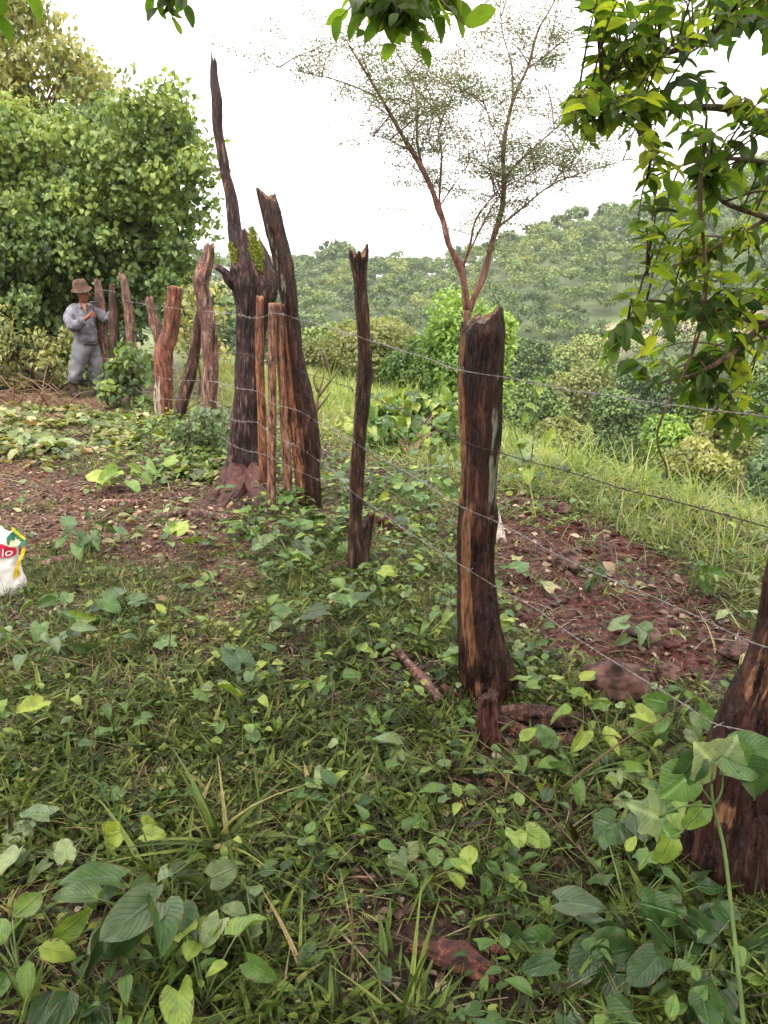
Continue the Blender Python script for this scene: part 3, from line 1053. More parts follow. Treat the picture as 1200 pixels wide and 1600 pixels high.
def clump_cloud(mb, poly, Y0, Y1, ncl, cr, per, leaf, tint, tpl, mat=0, seed=0, jitter=.25, toplight=0, margin=0.0):
    rs = random.Random(seed)
    xs = [p[0] for p in poly]; ys = [p[1] for p in poly]
    done = 0
    cents = []
    while done < ncl:
        px, py = rs.uniform(min(xs), max(xs)), rs.uniform(min(ys), max(ys))
        sd = poly_sd(poly, np.array([px]), np.array([py]))[0]
        if sd < margin: continue
        done += 1
        Y = rs.uniform(Y0, Y1)
        c = np.array(at(px, py, Y))
        cents.append(c)
        r = rs.uniform(.7, 1.3) * cr
        m = per
        u = rdir(m, .2)
        P = c + u * (RNG.uniform(.3, 1.15, m) * r)[:, None] * np.array([1, 1, .85])
        Nn = nrm(u * .7 + np.array([0, -.35, .7]) + rdir(m) * .5)
        A = nrm(rdir(m) * .9 + np.array([0, -.3, -.65]))
        t = rs.uniform(*tint) + toplight * (1 - (py - min(ys)) / (max(ys) - min(ys))) ** 1.3  # lighter tint for upper clumps, light from above put into the colour
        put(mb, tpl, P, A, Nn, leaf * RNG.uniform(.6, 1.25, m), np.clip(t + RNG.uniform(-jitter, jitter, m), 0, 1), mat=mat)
    return cents


def plant_tree(name, label, cat, basepx, Y, trunk_r, cents_fn, mat, group=None, bark='limb', nlimb=14):
    b = at(basepx, 560, Y)
    z = gz(b.x, Y)
    t = thing(name, label, cat, (b.x, Y, z), group)
    mb = MB()
    cents = cents_fn(mb)
    mb.build('crown', mat, t)
    tb = MB()
    zs = [c[2] for c in cents]
    topc = np.array([b.x, Y, z + (max(zs) - z) * .55])
    tube(tb, [(b.x, Y, z - .2), (b.x + .1, Y, z + (topc[2] - z) * .5), tuple(topc)], [trunk_r, trunk_r * .8, trunk_r * .5], 10, .15, rough=.3)
    rs = random.Random(5)
    for c in rs.sample(cents, min(nlimb, len(cents))):
        k = rs.uniform(.35, 1)
        s0 = np.array([b.x, Y, z]) * (1 - k) + topc * k
        mid = (s0 + c) / 2 + np.array([0, 0, .2])
        tube(tb, [tuple(s0), tuple(mid), tuple(c)], [trunk_r * .35, trunk_r * .2, .008], 6, .15, rough=.2)
    tb.build('trunk', M[bark], t)
    return t


POLY_MAIN = [(-120, 190), (0, 165), (60, 190), (120, 175), (175, 165), (215, 150), (238, 200), (262, 135), (282, 190), (300, 215), (318, 230), (328, 262), (300, 290), (312, 320), (318, 355), (292, 395), (286, 430), (262, 445), (230, 480), (200, 560), (150, 580), (60, 560), (-120, 560)]
POLY_BACK = [(-120, -120), (10, -80), (35, 0), (80, 25), (120, 75), (150, 120), (180, 160), (170, 230), (-120, 260)]
POLY_LOW = [(-120, 490), (0, 492), (50, 505), (120, 530), (128, 590), (60, 610), (-120, 600)]


def f_main(mb):
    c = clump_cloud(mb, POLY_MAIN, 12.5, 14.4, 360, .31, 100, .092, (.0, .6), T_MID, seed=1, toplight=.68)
    clump_cloud(mb, POLY_MAIN, 14.4, 15.4, 120, .5, 60, .16, (.0, .3), T_MID, seed=2, margin=22)
    # leafy shoots that stand out from the outline
    rs_ = random.Random(77)
    OUT = [(20, 160), (60, 185), (100, 172), (150, 168), (190, 160), (222, 150), (240, 190), (262, 138), (284, 188), (305, 215), (322, 235), (326, 262), (305, 292), (318, 325), (318, 355), (295, 395), (285, 430), (262, 445), (130, 175), (210, 155), (275, 160), (250, 165), (312, 225), (322, 250), (310, 340), (300, 375)]
    for (ox, oy) in OUT * 2:
        b = np.array(at(ox - 12, oy + 14, rs_.uniform(12.8, 14)))
        dr = nrm(np.array([rs_.gauss(.35, .5), rs_.gauss(0, .4), rs_.uniform(.1, 1.1)]))
        L = rs_.uniform(.25, .75)
        m = int(8 + L * 16)
        f = np.linspace(0, 1, m)[:, None]
        P = b + dr * L * f + np.array([0, 0, -.22]) * L * f ** 2 + RNG.normal(0, .02, (m, 3))
        put(mb, T_MID, P, rdir(m) + np.array([0, 0, -.3]), rdir(m) * .6 + np.array([0, -.3, .8]), (.095 * (1.15 - .6 * f[:, 0])) * RNG.uniform(.7, 1.2, m), np.clip(rs_.uniform(.3, .9) + RNG.uniform(-.15, .2, m), 0, 1))
    # loose sprigs
    for (px, py) in [(262, 130), (268, 150), (232, 160), (300, 200), (325, 235), (335, 262), (318, 300), (322, 350), (305, 380), (214, 140), (150, 160), (100, 165), (285, 175), (330, 330), (250, 150), (205, 160), (310, 410)]:
        p = np.array(at(px, py, 12.9))
        m = 16
        P = p + RNG.normal(size=(m, 3)) * np.array([.12, .15, .18])
        put(mb, T_MID, P, rdir(m) + np.array([0, 0, -.5]), rdir(m) + np.array([0, -.4, .6]), .10 * RNG.uniform(.6, 1.2, m), RNG.uniform(.3, .9, m))
        c.append(p)
    return c


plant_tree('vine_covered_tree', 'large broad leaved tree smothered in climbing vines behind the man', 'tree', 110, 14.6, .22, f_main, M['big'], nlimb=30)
plant_tree('tall_tree', 'tall pale yellow green tree rising above and behind the vine covered tree', 'tree', 10, 17.0, .25,
           lambda mb: clump_cloud(mb, POLY_BACK, 15.8, 17.8, 120, .5, 80, .15, (.3, 1.0), T_FAR, seed=3), M['pale'], nlimb=24)


def f_low(mb):
    return clump_cloud(mb, POLY_LOW, 11.8, 12.8, 60, .26, 60, .10, (.1, .8), T_MIDO, seed=4)


plant_tree('shrub', 'tangled yellow green shrub at knee height left of the man', 'shrub', 40, 12.6, .03, f_low, M['pale'], nlimb=20, bark='limb')
SHR = [('shrub', 'small shrub growing at the foot of the fence posts right of the man', [(170, 540), (230, 530), (245, 600), (235, 640), (190, 640), (160, 600)], 10.0, 10.6, 16, .16, 40, .085, (.2, .9), T_MID, 'big', 205),
       ('shrub', 'leafy shrub growing between the short red post and the forked post', [(262, 470), (300, 450), (345, 440), (350, 600), (345, 640), (262, 640)], 10.2, 11.4, 20, .2, 40, .10, (.3, 1.0), T_MIDO, 'pale', 300),
       ('shrub', 'grey green low shrub beside the mossy dead tree', [(275, 640), (352, 630), (358, 700), (330, 730), (280, 725)], 6.8, 7.4, 22, .12, 44, .06, (.0, .8), T_OVATE, 'grey', 318)]
for (nm, lb, pl, y0, y1, nc, cr, per, lf, tn, tp, mt, bx) in SHR:
    plant_tree(nm, lb, 'shrub', bx, (y0 + y1) / 2, .02, lambda mb, a=(pl, y0, y1, nc, cr, per, lf, tn, tp): clump_cloud(mb, *a, seed=8), M[mt], nlimb=12)


# ------------------------------------------------------------------ thin feathery tree
def feather_tree():
    Y = 7.6
    q = lambda px, py, dy=0: tuple(at(px, py, Y + dy))
    base = at(738, 640, Y)
    gzb = gz(base.x, Y)
    t = thing('feathery_tree', 'thin tree with reddish forking stems and sparse feathery leaves behind the thick post', 'tree', (base.x, Y, gzb))
    tb = MB()
    BR = [
        ([(738, 690), (734, 600), (731, 540), (730, 485)], [.062, .055, .052, .05], 0),
        ([(730, 485), (722, 425), (700, 380), (690, 340), (665, 275), (625, 205), (597, 155), (560, 95), (540, 60)], [.046, .042, .036, .034, .03, .022, .018, .010, .005], -.3),
        ([(732, 485), (755, 430), (770, 375), (785, 320), (787, 280), (787, 230), (802, 155), (825, 105), (840, 50), (867, 0), (885, -50)], [.044, .040, .036, .032, .028, .026, .02, .016, .012, .008, .005], .4),
        ([(597, 155), (565, 140), (525, 125), (470, 112), (400, 98)], [.010, .008, .006, .004, .002], -.6),
        ([(663, 272), (652, 220), (650, 145), (620, 80), (600, 30)], [.017, .014, .010, .006, .003], .3),
        ([(650, 145), (660, 95), (665, 40)], [.008, .005, .003], .5),
        ([(687, 320), (687, 300), (690, 240), (685, 205), (705, 155), (730, 110), (750, 60)], [.016, .015, .012, .01, .008, .005, .003], .9),
        ([(722, 425), (727, 405), (735, 380), (745, 340), (780, 295), (800, 262)], [.022, .02, .016, .012, .008, .004], -.4),
        ([(727, 405), (740, 380), (760, 340), (783, 300), (792, 280)], [.012, .012, .010, .008, .004], .1),
        ([(802, 155), (799, 100), (785, 50), (782, 0), (790, -40)], [.012, .010, .007, .005, .003], .8),
        ([(787, 292), (800, 265), (830, 235), (885, 185), (920, 150)], [.016, .014, .012, .007, .003], .2),
        ([(792, 290), (835, 270), (852, 257)], [.007, .005, .002], -.2),
        ([(772, 362), (785, 350), (810, 330), (860, 290), (910, 270), (960, 255), (1005, 240)], [.017, .016, .013, .010, .007, .004, .002], .6),
        ([(860, 290), (885, 260), (920, 230), (960, 200)], [.008, .006, .004, .002], .9),
        ([(640, 235), (600, 215), (565, 210)], [.008, .005, .002], -.5),
        ([(787, 230), (770, 200), (760, 170), (745, 130)], [.009, .007, .005, .002], .0),
        ([(690, 240), (672, 225), (668, 190), (660, 170)], [.006, .005, .004, .002], 1.1),
        ([(825, 105), (850, 90), (880, 60)], [.008, .005, .002], .7),
    ]
    cr = MB()
    tips = []
    rb = random.Random(21)
    extra = []
    for (pp, rr, dy) in BR[1:]:
        n = len(pp)
        for _ in range(4 if rr[0] > .02 else 2):
            k = rb.uniform(.30, .92) * (n - 1)
            i = int(k); f = k - i
            x0 = pp[i][0] * (1 - f) + pp[i + 1][0] * f; y0 = pp[i][1] * (1 - f) + pp[i + 1][1] * f
            if y0 > 330: continue
            sd = rb.choice((-1, 1))
            L = rb.uniform(50, 130)
            a = math.radians(rb.uniform(8, 62)) * sd
            x1, y1 = x0 + math.sin(a) * L * .5, y0 - math.cos(a) * L * .5
            a += sd * rb.uniform(-.1, .5)
            x2, y2 = x1 + math.sin(a) * L * .5, y1 - math.cos(a) * L * .5
            d0 = dy * k / (n - 1)
            extra.append(([(x0, y0), (x1, y1), (x2, y2)], [.0065, .0045, .002], (d0, d0 + rb.uniform(-.5, .5))))
    for (pp, rr, (d0, d1)) in extra:
        pts = [q(pp[0][0], pp[0][1], d0), q(pp[1][0], pp[1][1], (d0 + d1) / 2), q(pp[2][0], pp[2][1], d1)]
        tube(tb, pts, rr, 5, .06, rough=.3)
        C, par = catmull(pts, .11)
        tips += list(C[2:])
    for (pp, rr, dy) in BR:
        n = len(pp)
        pts = [q(p[0], p[1], dy * (i / max(1, n - 1))) for i, p in enumerate(pp)]
        pts[0] = q(pp[0][0], pp[0][1], 0)
        rr = [v * .78 for v in rr]
        tube(tb, pts, rr, 8 if rr[0] > .03 else 6, .05, rough=.35, seed=n)
        C, par = catmull(pts, .09)
        for c in C:
            if c[2] > at(700, 330, Y).z - (0.25 if rr[0] < .018 else 0):
                tips.append(c)
    tips = np.array(tips)
    m = len(tips)
    # fine side twigs with flat feathery sprays
    spr = []
    rs = random.Random(3)
    for c in tips:
        for _ in range(2):
            if rs.random() < .3: continue
            L = rs.uniform(.12, .50)
            d = nrm(np.array([rs.gauss(0, 1), rs.gauss(0, .8), rs.gauss(.22, .35)]))
            e = c + d * L
            tube(tb, [tuple(c), tuple((c + e) / 2 + np.array([0, 0, .02])), tuple(e)], [.003, .0025, .0015], 4, .12)
            for k in range(rs.randint(3, 6)):
                f = rs.uniform(.25, 1.1)
                spr.append((c * (1 - f) + e * f, nrm(d + np.array([rs.gauss(0, .7), rs.gauss(0, .7), rs.gauss(0, .15)]))))
    for (p, d) in spr:
        k = rs.randint(13, 26)
        P = p + np.array(d) * RNG.normal(.05, .07, (k, 1)) + RNG.normal(size=(k, 3)) * np.array([.06, .07, .025])
        put(cr, T_FAR[:2], P, rdir(k) * np.array([1, 1, .35]), rdir(k) * .35 + np.array([0, 0, 1.0]), RNG.uniform(.016, .030, k), rs.uniform(.1, .9), wid=.7)
    tb.build('trunk', M['acacia_bark'], t)
    cr.build('crown', M['acacia'], t)


feather_tree()


# ------------------------------------------------------------------ overhanging tree: near leaves at the right and top
def over_tree():
    bx, by = 2.75, 3.3
    t = thing('overhanging_tree', 'broad leaved tree whose dark leafy branches hang over the right and top edges', 'tree', (bx, by, gz(bx, by)))
    tb, cb = MB(), MB()
    z0 = gz(bx, by)
    tube(tb, [(bx, by, z0 - .2), (bx - .05, by, 1.0), (bx - .1, by - .1, 2.2), (bx - .3, by - .3, 3.2), (bx - .9, by - .9, 4.1)], [.17, .14, .12, .10, .07], 14, .08, rough=.25)
    LIM = [
        ([(bx - .05, by, 1.6), at(1290, 165, 3.2), at(1200, 182, 3.1), at(1120, 168, 3.0), at(1000, 172, 2.95), at(930, 195, 2.9)], [.05, .032, .022, .014, .009, .004]),
        ([(bx - .05, by, 1.9), at(1300, -40, 3.2), at(1200, 10, 3.1), at(1110, 60, 3.0), at(1000, 100, 3.0), at(900, 165, 2.9)], [.05, .03, .016, .012, .008, .004]),
        ([(bx - .02, by, 1.3), at(1300, 390, 3.1), at(1200, 342, 3.0), at(1130, 315, 2.9), at(1105, 280, 2.85)], [.03, .018, .011, .008, .005]),
        ([(bx, by, .9), at(1320, 440, 3.1), at(1200, 505, 2.9), at(1140, 555, 2.8), at(1085, 585, 2.75), at(1020, 600, 2.7)], [.04, .024, .014, .011, .007, .003]),
        ([(bx - .02, by, 1.2), at(1290, 300, 3.2), at(1200, 255, 3.2), at(1100, 250, 3.1), at(1010, 280, 3.0)], [.03, .016, .010, .006, .003]),
        ([at(1085, 585, 2.75), at(1105, 625, 2.7), at(1130, 660, 2.65)], [.005, .004, .002]),
        ([at(1200, 505, 2.9), at(1110, 490, 2.8), at(1010, 470, 2.7), at(970, 520, 2.6)], [.01, .007, .005, .002]),
        ([at(1200, 342, 3.0), at(1090, 400, 2.9), at(1010, 430, 2.8)], [.008, .005, .002]),
        # limbs that pass over the camera
        ([(bx - .3, by - .3, 3.2), (1.6, 2.9, 3.35), (.6, 2.9, 3.25), at(660, -60, 2.75), at(610, 10, 2.7)], [.06, .04, .025, .012, .004]),
        ([(1.6, 2.9, 3.35), (.9, 3.1, 3.2), at(720, -90, 3.0), at(690, 0, 2.9)], [.02, .012, .008, .003]),
        ([(.6, 2.9, 3.25), (-.3, 2.7, 3.2), at(300, -90, 2.7), at(265, -5, 2.6)], [.022, .016, .009, .003]),
        ([(bx - .9, by - .9, 4.1), (.8, 1.8, 3.9), (-.5, 1.6, 3.6), (-1.3, 2.0, 3.0), at(-20, -60, 1.9)], [.06, .045, .03, .015, .004]),
        ([(bx - .9, by - .9, 4.1), (.9, 1.0, 4.2), (-.3, .2, 4.2), (-1.6, -.8, 4.0)], [.06, .045, .03, .01]),
        ([(bx - .3, by - .3, 3.2), (2.2, 1.2, 3.9), (1.6, -.2, 4.1), (.8, -1.4, 4.0)], [.05, .04, .03, .01]),
    ]
    samples = []
    for (pp, rr) in LIM:
        tube(tb, pp, rr, 8, .05, rough=.3, seed=len(pp))
        C, _ = catmull(pp, .06)
        samples.append(C)
    S = np.vstack(samples)
    rs = random.Random(12)

    def twig(end, n, leaf, tn, droop=-.15, maxd=9):
        end = np.array(end)
        d2 = ((S - end) ** 2).sum(1)
        k = int(np.argmin(d2))
        s0 = S[k]
        if d2[k] > maxd: return
        mid = (s0 + end) / 2 + np.array([0, 0, .05])
        pts = [tuple(s0), tuple(mid), tuple(end)]
        tube(tb, pts, [.0045, .003, .0015], 5, .05)
        C, _ = catmull(pts, .02)
        L = min(len(C), int(.22 / .02))
        seg = C[-L:]
        idx = np.linspace(0, len(seg) - 1, n).astype(int)
        P = seg[idx]
        d = nrm(end - mid)
        side = nrm(np.cross(d, np.array([0, 0, 1.0])) + 1e-3)
        sg = np.where(np.arange(n) % 2 == 0, 1, -1)[:, None]
        A = nrm(side * sg * .9 + d * .6 + np.array([0, 0, droop]) + RNG.normal(size=(n, 3)) * .35)
        Nn = nrm(np.array([0, 0, 1.0]) + RNG.normal(size=(n, 3)) * .4)
        tt = np.clip(rs.uniform(*tn) + RNG.uniform(-.2, .2, n), 0, 1)
        put(cb, T_ELL, P, A, Nn, leaf * RNG.uniform(.6, 1.2, n), tt, wid=RNG.uniform(.75, 1.05, n))

    PR = [(900, -60), (905, 5), (948, 25), (958, 75), (905, 95), (882, 200), (905, 232), (965, 212), (1010, 240), (985, 300), (968, 330), (1000, 372), (1055, 385), (1010, 420), (955, 510), (952, 592), (1000, 600), (1050, 605), (1062, 655), (1145, 690), (1300, 680), (1300, -60)]
    GAP = [(1110, 75), (1210, 60), (1215, 170), (1130, 160)]
    GAP2 = [(925, 20), (1000, 10), (985, 75), (920, 80)]
    GAP3 = [(1060, 385), (1110, 372), (1085, 425), (1035, 440)]
    n = 0
    while n < 262:
        px, py = rs.uniform(880, 1290), rs.uniform(-60, 690)
        if not inpoly(PR, px, py): continue
        if (inpoly(GAP, px, py) or inpoly(GAP2, px, py)) and rs.random() < .85: continue
        if inpoly(GAP3, px, py) and rs.random() < .6: continue
        n += 1
        up = py < 370
        twig(at(px, py, rs.uniform(2.5, 3.4)), rs.randint(6, 9), rs.uniform(.062, .092), (.1, .8) if rs.random() < .75 else (.8, 1))
    for (px, py, nn) in [(560, 45, 8), (535, 25, 5), (725, 38, 4), (615, 68, 6), (660, 75, 6), (600, 45, 9), (640, 35, 9), (655, 60, 7), (680, 30, 9), (705, 25, 7), (620, 20, 9), (590, 10, 9), (670, 8, 9), (545, 15, 6), (640, 5, 8), (700, 0, 8)]:
        twig(at(px, py, rs.uniform(2.6, 2.9)), nn, .095, (.2, .8))
    for (px, py, nn) in [(250, 10, 6), (268, 25, 6), (285, 5, 6), (240, -5, 5)]:
        twig(at(px, py, 2.6), nn, .075, (.1, .6))
    for (px, py, nn) in [(20, -10, 5), (-5, 20, 4)]:
        twig(at(px, py, 1.9), nn, .10, (.2, .7))
    # unseen crown over and behind the camera, made dense to shade the near ground
    n = 0
    while n < 640:
        x, y = rs.uniform(-3.4, 3.4), rs.uniform(-4.0, 3.2)
        z = rs.uniform(3.0, 5.0)
        if z < CAMZ + .42 * max(y, 0) + 1.1: continue
        n += 1
        m = 14
        c = np.array([x, y, z])
        P = c + RNG.normal(size=(m, 3)) * np.array([.22, .22, .14])
        put(cb, T_MIDO, P, rdir(m) + np.array([0, 0, -.3]), rdir(m) * .5 + np.array([0, 0, 1.0]), .15 * RNG.uniform(.7, 1.3, m), RNG.uniform(.1, .7, m), wid=1.3)
        d2 = ((S - c) ** 2).sum(1)
        s0 = S[int(np.argmin(d2))]
        tube(tb, [tuple(s0), tuple((s0 + c) / 2 + np.array([0, 0, .08])), tuple(c)], [.006, .004, .002], 4, .2)
    tb.build('trunk', M['limb'], t)
    cb.build('crown', M['over'], t)


over_tree()
vb = MB()
tube(vb, [at(1105, 180, 2.75), at(1100, 240, 2.72), at(1092, 310, 2.7), at(1100, 390, 2.68), at(1104, 440, 2.66), at(1098, 500, 2.64), at(1082, 550, 2.62), at(1060, 600, 2.6), at(1040, 640, 2.6), at(1028, 672, 2.6), at(1030, 705, 2.6), at(1040, 725, 2.6), at(1042, 748, 2.6)], [.004, .006, .0055, .005, .005, .005, .0045, .004, .004, .0035, .003, .003, .0025], 7, .02, rough=.5, seed=4)
tube(vb, [at(1107, 200, 2.75), at(1096, 300, 2.71), at(1102, 400, 2.665), at(1096, 480, 2.64), at(1075, 570, 2.61), at(1062, 596, 2.6)], [.002, .003, .003, .003, .0025, .002], 6, .02, rough=.4, seed=6)
tag(vb.build('hanging_vine', M['redstem'], origin=at(1105, 180, 2.75)), 'long bare brown vine dangling from the overhanging branches', 'vine')

# ------------------------------------------------------------------ fence posts
def dep(P):
    return P[1] * CP + (CAMZ - P[2]) * SP


def plog(mb, pp, Y, lean=0.0, sink=.12, **kw):
    """pp: (px, py, half width px) from base to top, at forward distance Y; lean: top is this much farther"""
    n = len(pp)
    pts, rr = [], []
    for i, (px, py, hw) in enumerate(pp):
        p = at(px, py, Y + lean * i / (n - 1))
        pts.append(p)
        rr.append(hw * dep(p) / FPX)
    p0 = Vector(pts[0]); d = (p0 - Vector(pts[1])).normalized()
    pts.insert(0, p0 + d * sink)
    rr.insert(0, rr[0] * 1.12)
    log_mesh(mb, pts, rr, **kw)
    return pts


def ang(a, c, w):
    d = np.abs((a - c + math.pi) % (2 * math.pi) - math.pi)
    return 1 - sstep(w * .6, w, d)


def bandf(p, lo, hi, s=.04):
    return sstep(lo - s, lo + s, p) * (1 - sstep(hi - s, hi + s, p))


def post(name, label, cat, pp, Y, mat, group=None, kind=None, **kw):
    mb = MB()
    base = at(pp[0][0], pp[0][1], Y)
    plog(mb, pp, Y, **kw)
    o = mb.build(name, M[mat], origin=(base.x, Y, gz(base.x, Y)))
    return tag(o, label, cat, group)


G = 'rough wooden posts of the wire fence'


def paintA(a, p, V):
    wood = .95 * ang(a, -2.25, .40) * bandf(p, .12, .58) + 1.0 * ang(a, -3.05, .5) * bandf(p, .55, .93) + .45 * ang(a, -1.95, .3) * bandf(p, .80, .95)
    wood = wood + .35 * ang(a, -1.0, .5) * bandf(p, .42, .5)
    pale = 1.0 * ang(a, -.75, .50) * bandf(p, .56, .74, .05) + .4 * ang(a, -.9, .3) * bandf(p, .74, .84)
    wood = wood * (.62 + .5 * fbm(a * 2.0, p * 9, 0, 99, 2))
    return wood, pale * (.7 + .6 * fbm(a * 3, p * 14, 0, 98, 2))


YA = gp(758, 1092).y
post('fence_post', 'tallest thick charred post in front, with an orange bare wood strip and grey lichen patch', 'post',
     [(764, 1098, 33), (762, 1060, 40), (758, 1030, 41), (750, 975, 33), (744, 900, 28), (744, 825, 28.5), (747, 775, 28), (749, 725, 28), (752, 675, 31), (751, 600, 34), (754, 525, 34.5), (753, 498, 32)],
     YA, 'bark_dark', G, seg=110, step=.010, seed=5, ridge=.055, lump=.07, fine=.018, jag=.03, paint=paintA, notch=(0.2, .022), knots=[(.17, -.2, .045, .16), (.52, .1, .03, .14), (.93, -1.2, .03, .1)])

post('fence_post', 'slender tall dark post with a split flared top, standing alone in mid view', 'post',
     [(560, 900, 15), (556, 850, 13), (556, 802, 10), (558, 735, 10.5), (562, 684, 10), (567, 616, 11.5), (570, 582, 10.5), (568, 525, 10), (564, 450, 10), (562, 425, 11), (561, 398, 15)],
     gp(560, 903).y, 'bark_grey', G, seg=56, step=.014, seed=15, ridge=.10, lump=.10, fine=.03, jag=.06, notch=(2.8, .0), paint=lambda a, p, V: (0 * a, .16 * ang(a, -1.8, .5) * bandf(p, .3, .9)))

post('tree_stump', 'small broken dark stump leaning against the foot of the slender post', 'stump',
     [(563, 880, 13), (566, 850, 12), (572, 825, 10), (580, 806, 6)], gp(563, 884).y - .03, 'bark_grey', seg=36, step=.012, seed=25, ridge=.12, lump=.15, jag=.05)

YL = gp(485, 792).y
post('fence_post', 'dark leaning post with flaking bark, second highest, right of the mossy dead tree', 'post',
     [(487, 792, 13.5), (485, 740, 15), (484, 700, 16), (479, 645, 14.5), (464, 570, 12.5), (455, 490, 11), (446, 430, 13.5), (430, 360, 15), (416, 305, 13)],
     YL, 'bark_dark', G, seg=64, step=.02, seed=35, ridge=.10, lump=.12, fine=.03, jag=.05, notch=(3.1, .05),
     paint=lambda a, p, V: (.40 * ang(a, -2.6, .6) * bandf(p, .0, .45) + .2 * bandf(p, .0, .2), .38 * ang(a, -2.1, .6) * bandf(p, .6, .95)))

for (lb, pp, dy, sd_, mt) in [
    ('pale brown peeled cut pole, leftmost of the thin poles by the dead tree', [(411, 728, 6.5), (409, 640, 7), (406, 560, 6.5), (406, 463, 6)], .25, 3, 'bark_red'),
    ('thin upright pole with cut top standing just right of the leftmost thin pole', [(424, 774, 7), (425, 700, 6.5), (425, 560, 6.5), (426, 474, 6.5)], .0, 4, 'bark_flaky'),
    ('thin pole leaning slightly right, third of the thin poles by the dead tree', [(450, 775, 7), (447, 700, 7), (441, 600, 6.5), (434, 475, 6.5)], .05, 6, 'bark_flaky'),
    ('thin reddish pole pressed against the left side of the leaning dark post', [(470, 760, 8), (462, 680, 8), (451, 590, 7), (440, 474, 6)], .1, 8, 'bark_red')]:
    post('fence_pole', lb, 'pole', pp, YL + dy - .12, mt, 'thin poles wired between the big posts', seg=28, step=.025, seed=sd_, ridge=.05, lump=.10, fine=.03, jag=.012, flat=True,
         paint=(lambda a, p, V: (.5 * bandf(p, .2, .95) + .6 * sstep(.97, .99, p), .3 * ang(a, -1, .6) * bandf(p, 0, .6))))

# mossy dead tree
YS = gp(385, 748).y
sb = at(385, 745, YS)
snag = thing('dead_tree', 'tallest dead tree of the fence, a mossy dark trunk with one long bare stem', 'dead tree', (sb.x, YS, gz(sb.x, YS)))
mb = MB()
plog(mb, [(383, 752, 33), (384, 728, 25), (381, 690, 21.5), (384, 640, 20), (388, 580, 19.5), (392, 520, 21), (396, 480, 25), (395, 445, 31), (392, 415, 30), (384, 392, 22), (374, 365, 12)], YS, sink=.2,
     seg=90, step=.02, seed=45, ridge=.09, lump=.13, fine=.025, jag=.05, twist=.3, knots=[(.12, -2.4, .05, .5), (.1, -.6, .05, .45), (.7, 0, .07, .22)])
plog(mb, [(404, 470, 16), (411, 430, 15), (408, 400, 11), (404, 378, 5)], YS + .05, sink=.1, seg=40, step=.02, seed=46, ridge=.12, lump=.2, jag=.06)
mb.build('trunk', M['bark_snag'], snag)
mb = MB()
plog(mb, [(380, 440, 15), (372, 385, 13), (366, 350, 10), (361, 310, 8.5), (352, 270, 8), (345, 230, 7.5), (340, 200, 7.5), (339, 160, 8), (335, 125, 6.5), (334, 92, 4)], YS - .03, sink=.05,
     seg=44, step=.02, seed=47, ridge=.10, lump=.14, fine=.03, jag=.05)
mb.build('stem', M['bark_snag'], snag)
mb = MB()
log_mesh(mb, [at(376, 452, YS), at(362, 440, YS - .08), at(350, 424, YS - .12), at(337, 416, YS - .14)], [.055, .045, .028, .022], seg=24, step=.015, seed=48, jag=.03)
mb.build('broken_branch', M['bark_snag'], snag)
mb = MB()
ms = []
for (px, py, r, k) in [(398, 384, .032, 700), (402, 397, .036, 900), (395, 370, .026, 500), (404, 410, .030, 600), (398, 408, .022, 300), (366, 398, .022, 350), (371, 411, .022, 300), (393, 360, .016, 200), (361, 386, .018, 200), (407, 420, .02, 250), (376, 420, .016, 160)]:
    c = np.array(at(px, py, YS - .10))
    u = rdir(k)
    P = c + u * r * np.array([1, .8, 1.6]) * RNG.uniform(.5, 1.35, (k, 1))
    put(mb, T_FAR, P, u + rdir(k) * .9, rdir(k), .013 * RNG.uniform(.6, 1.5, k), np.clip(RNG.normal(.5, .25, k), 0, 1), wid=.8)
mb.build('moss', M['moss'], snag)
mb = MB()
for (pp, rr, s_) in [([(372, 730), (352, 755), (330, 775), (310, 790)], [.11, .075, .045, .02], 1), ([(388, 735), (396, 758), (405, 775), (400, 790)], [.12, .08, .05, .02], 2), ([(378, 735), (366, 765), (350, 785), (335, 800)], [.12, .085, .05, .02], 3),
                     ([(395, 735), (415, 750), (430, 765)], [.11, .06, .02], 5)]:
    pts = []
    for i, p in enumerate(pp):
        g = gp(p[0], p[1] + 4)
        pts.append(Vector((g.x, g.y - .02, g.z + (.08 if i == 0 else .03 - .02 * i))))
    log_mesh(mb, pts, rr, seg=32, step=.02, seed=50 + s_, ridge=.16, lump=.2, jag=.0)
mb.build('root', M['bark_maroon'], snag)

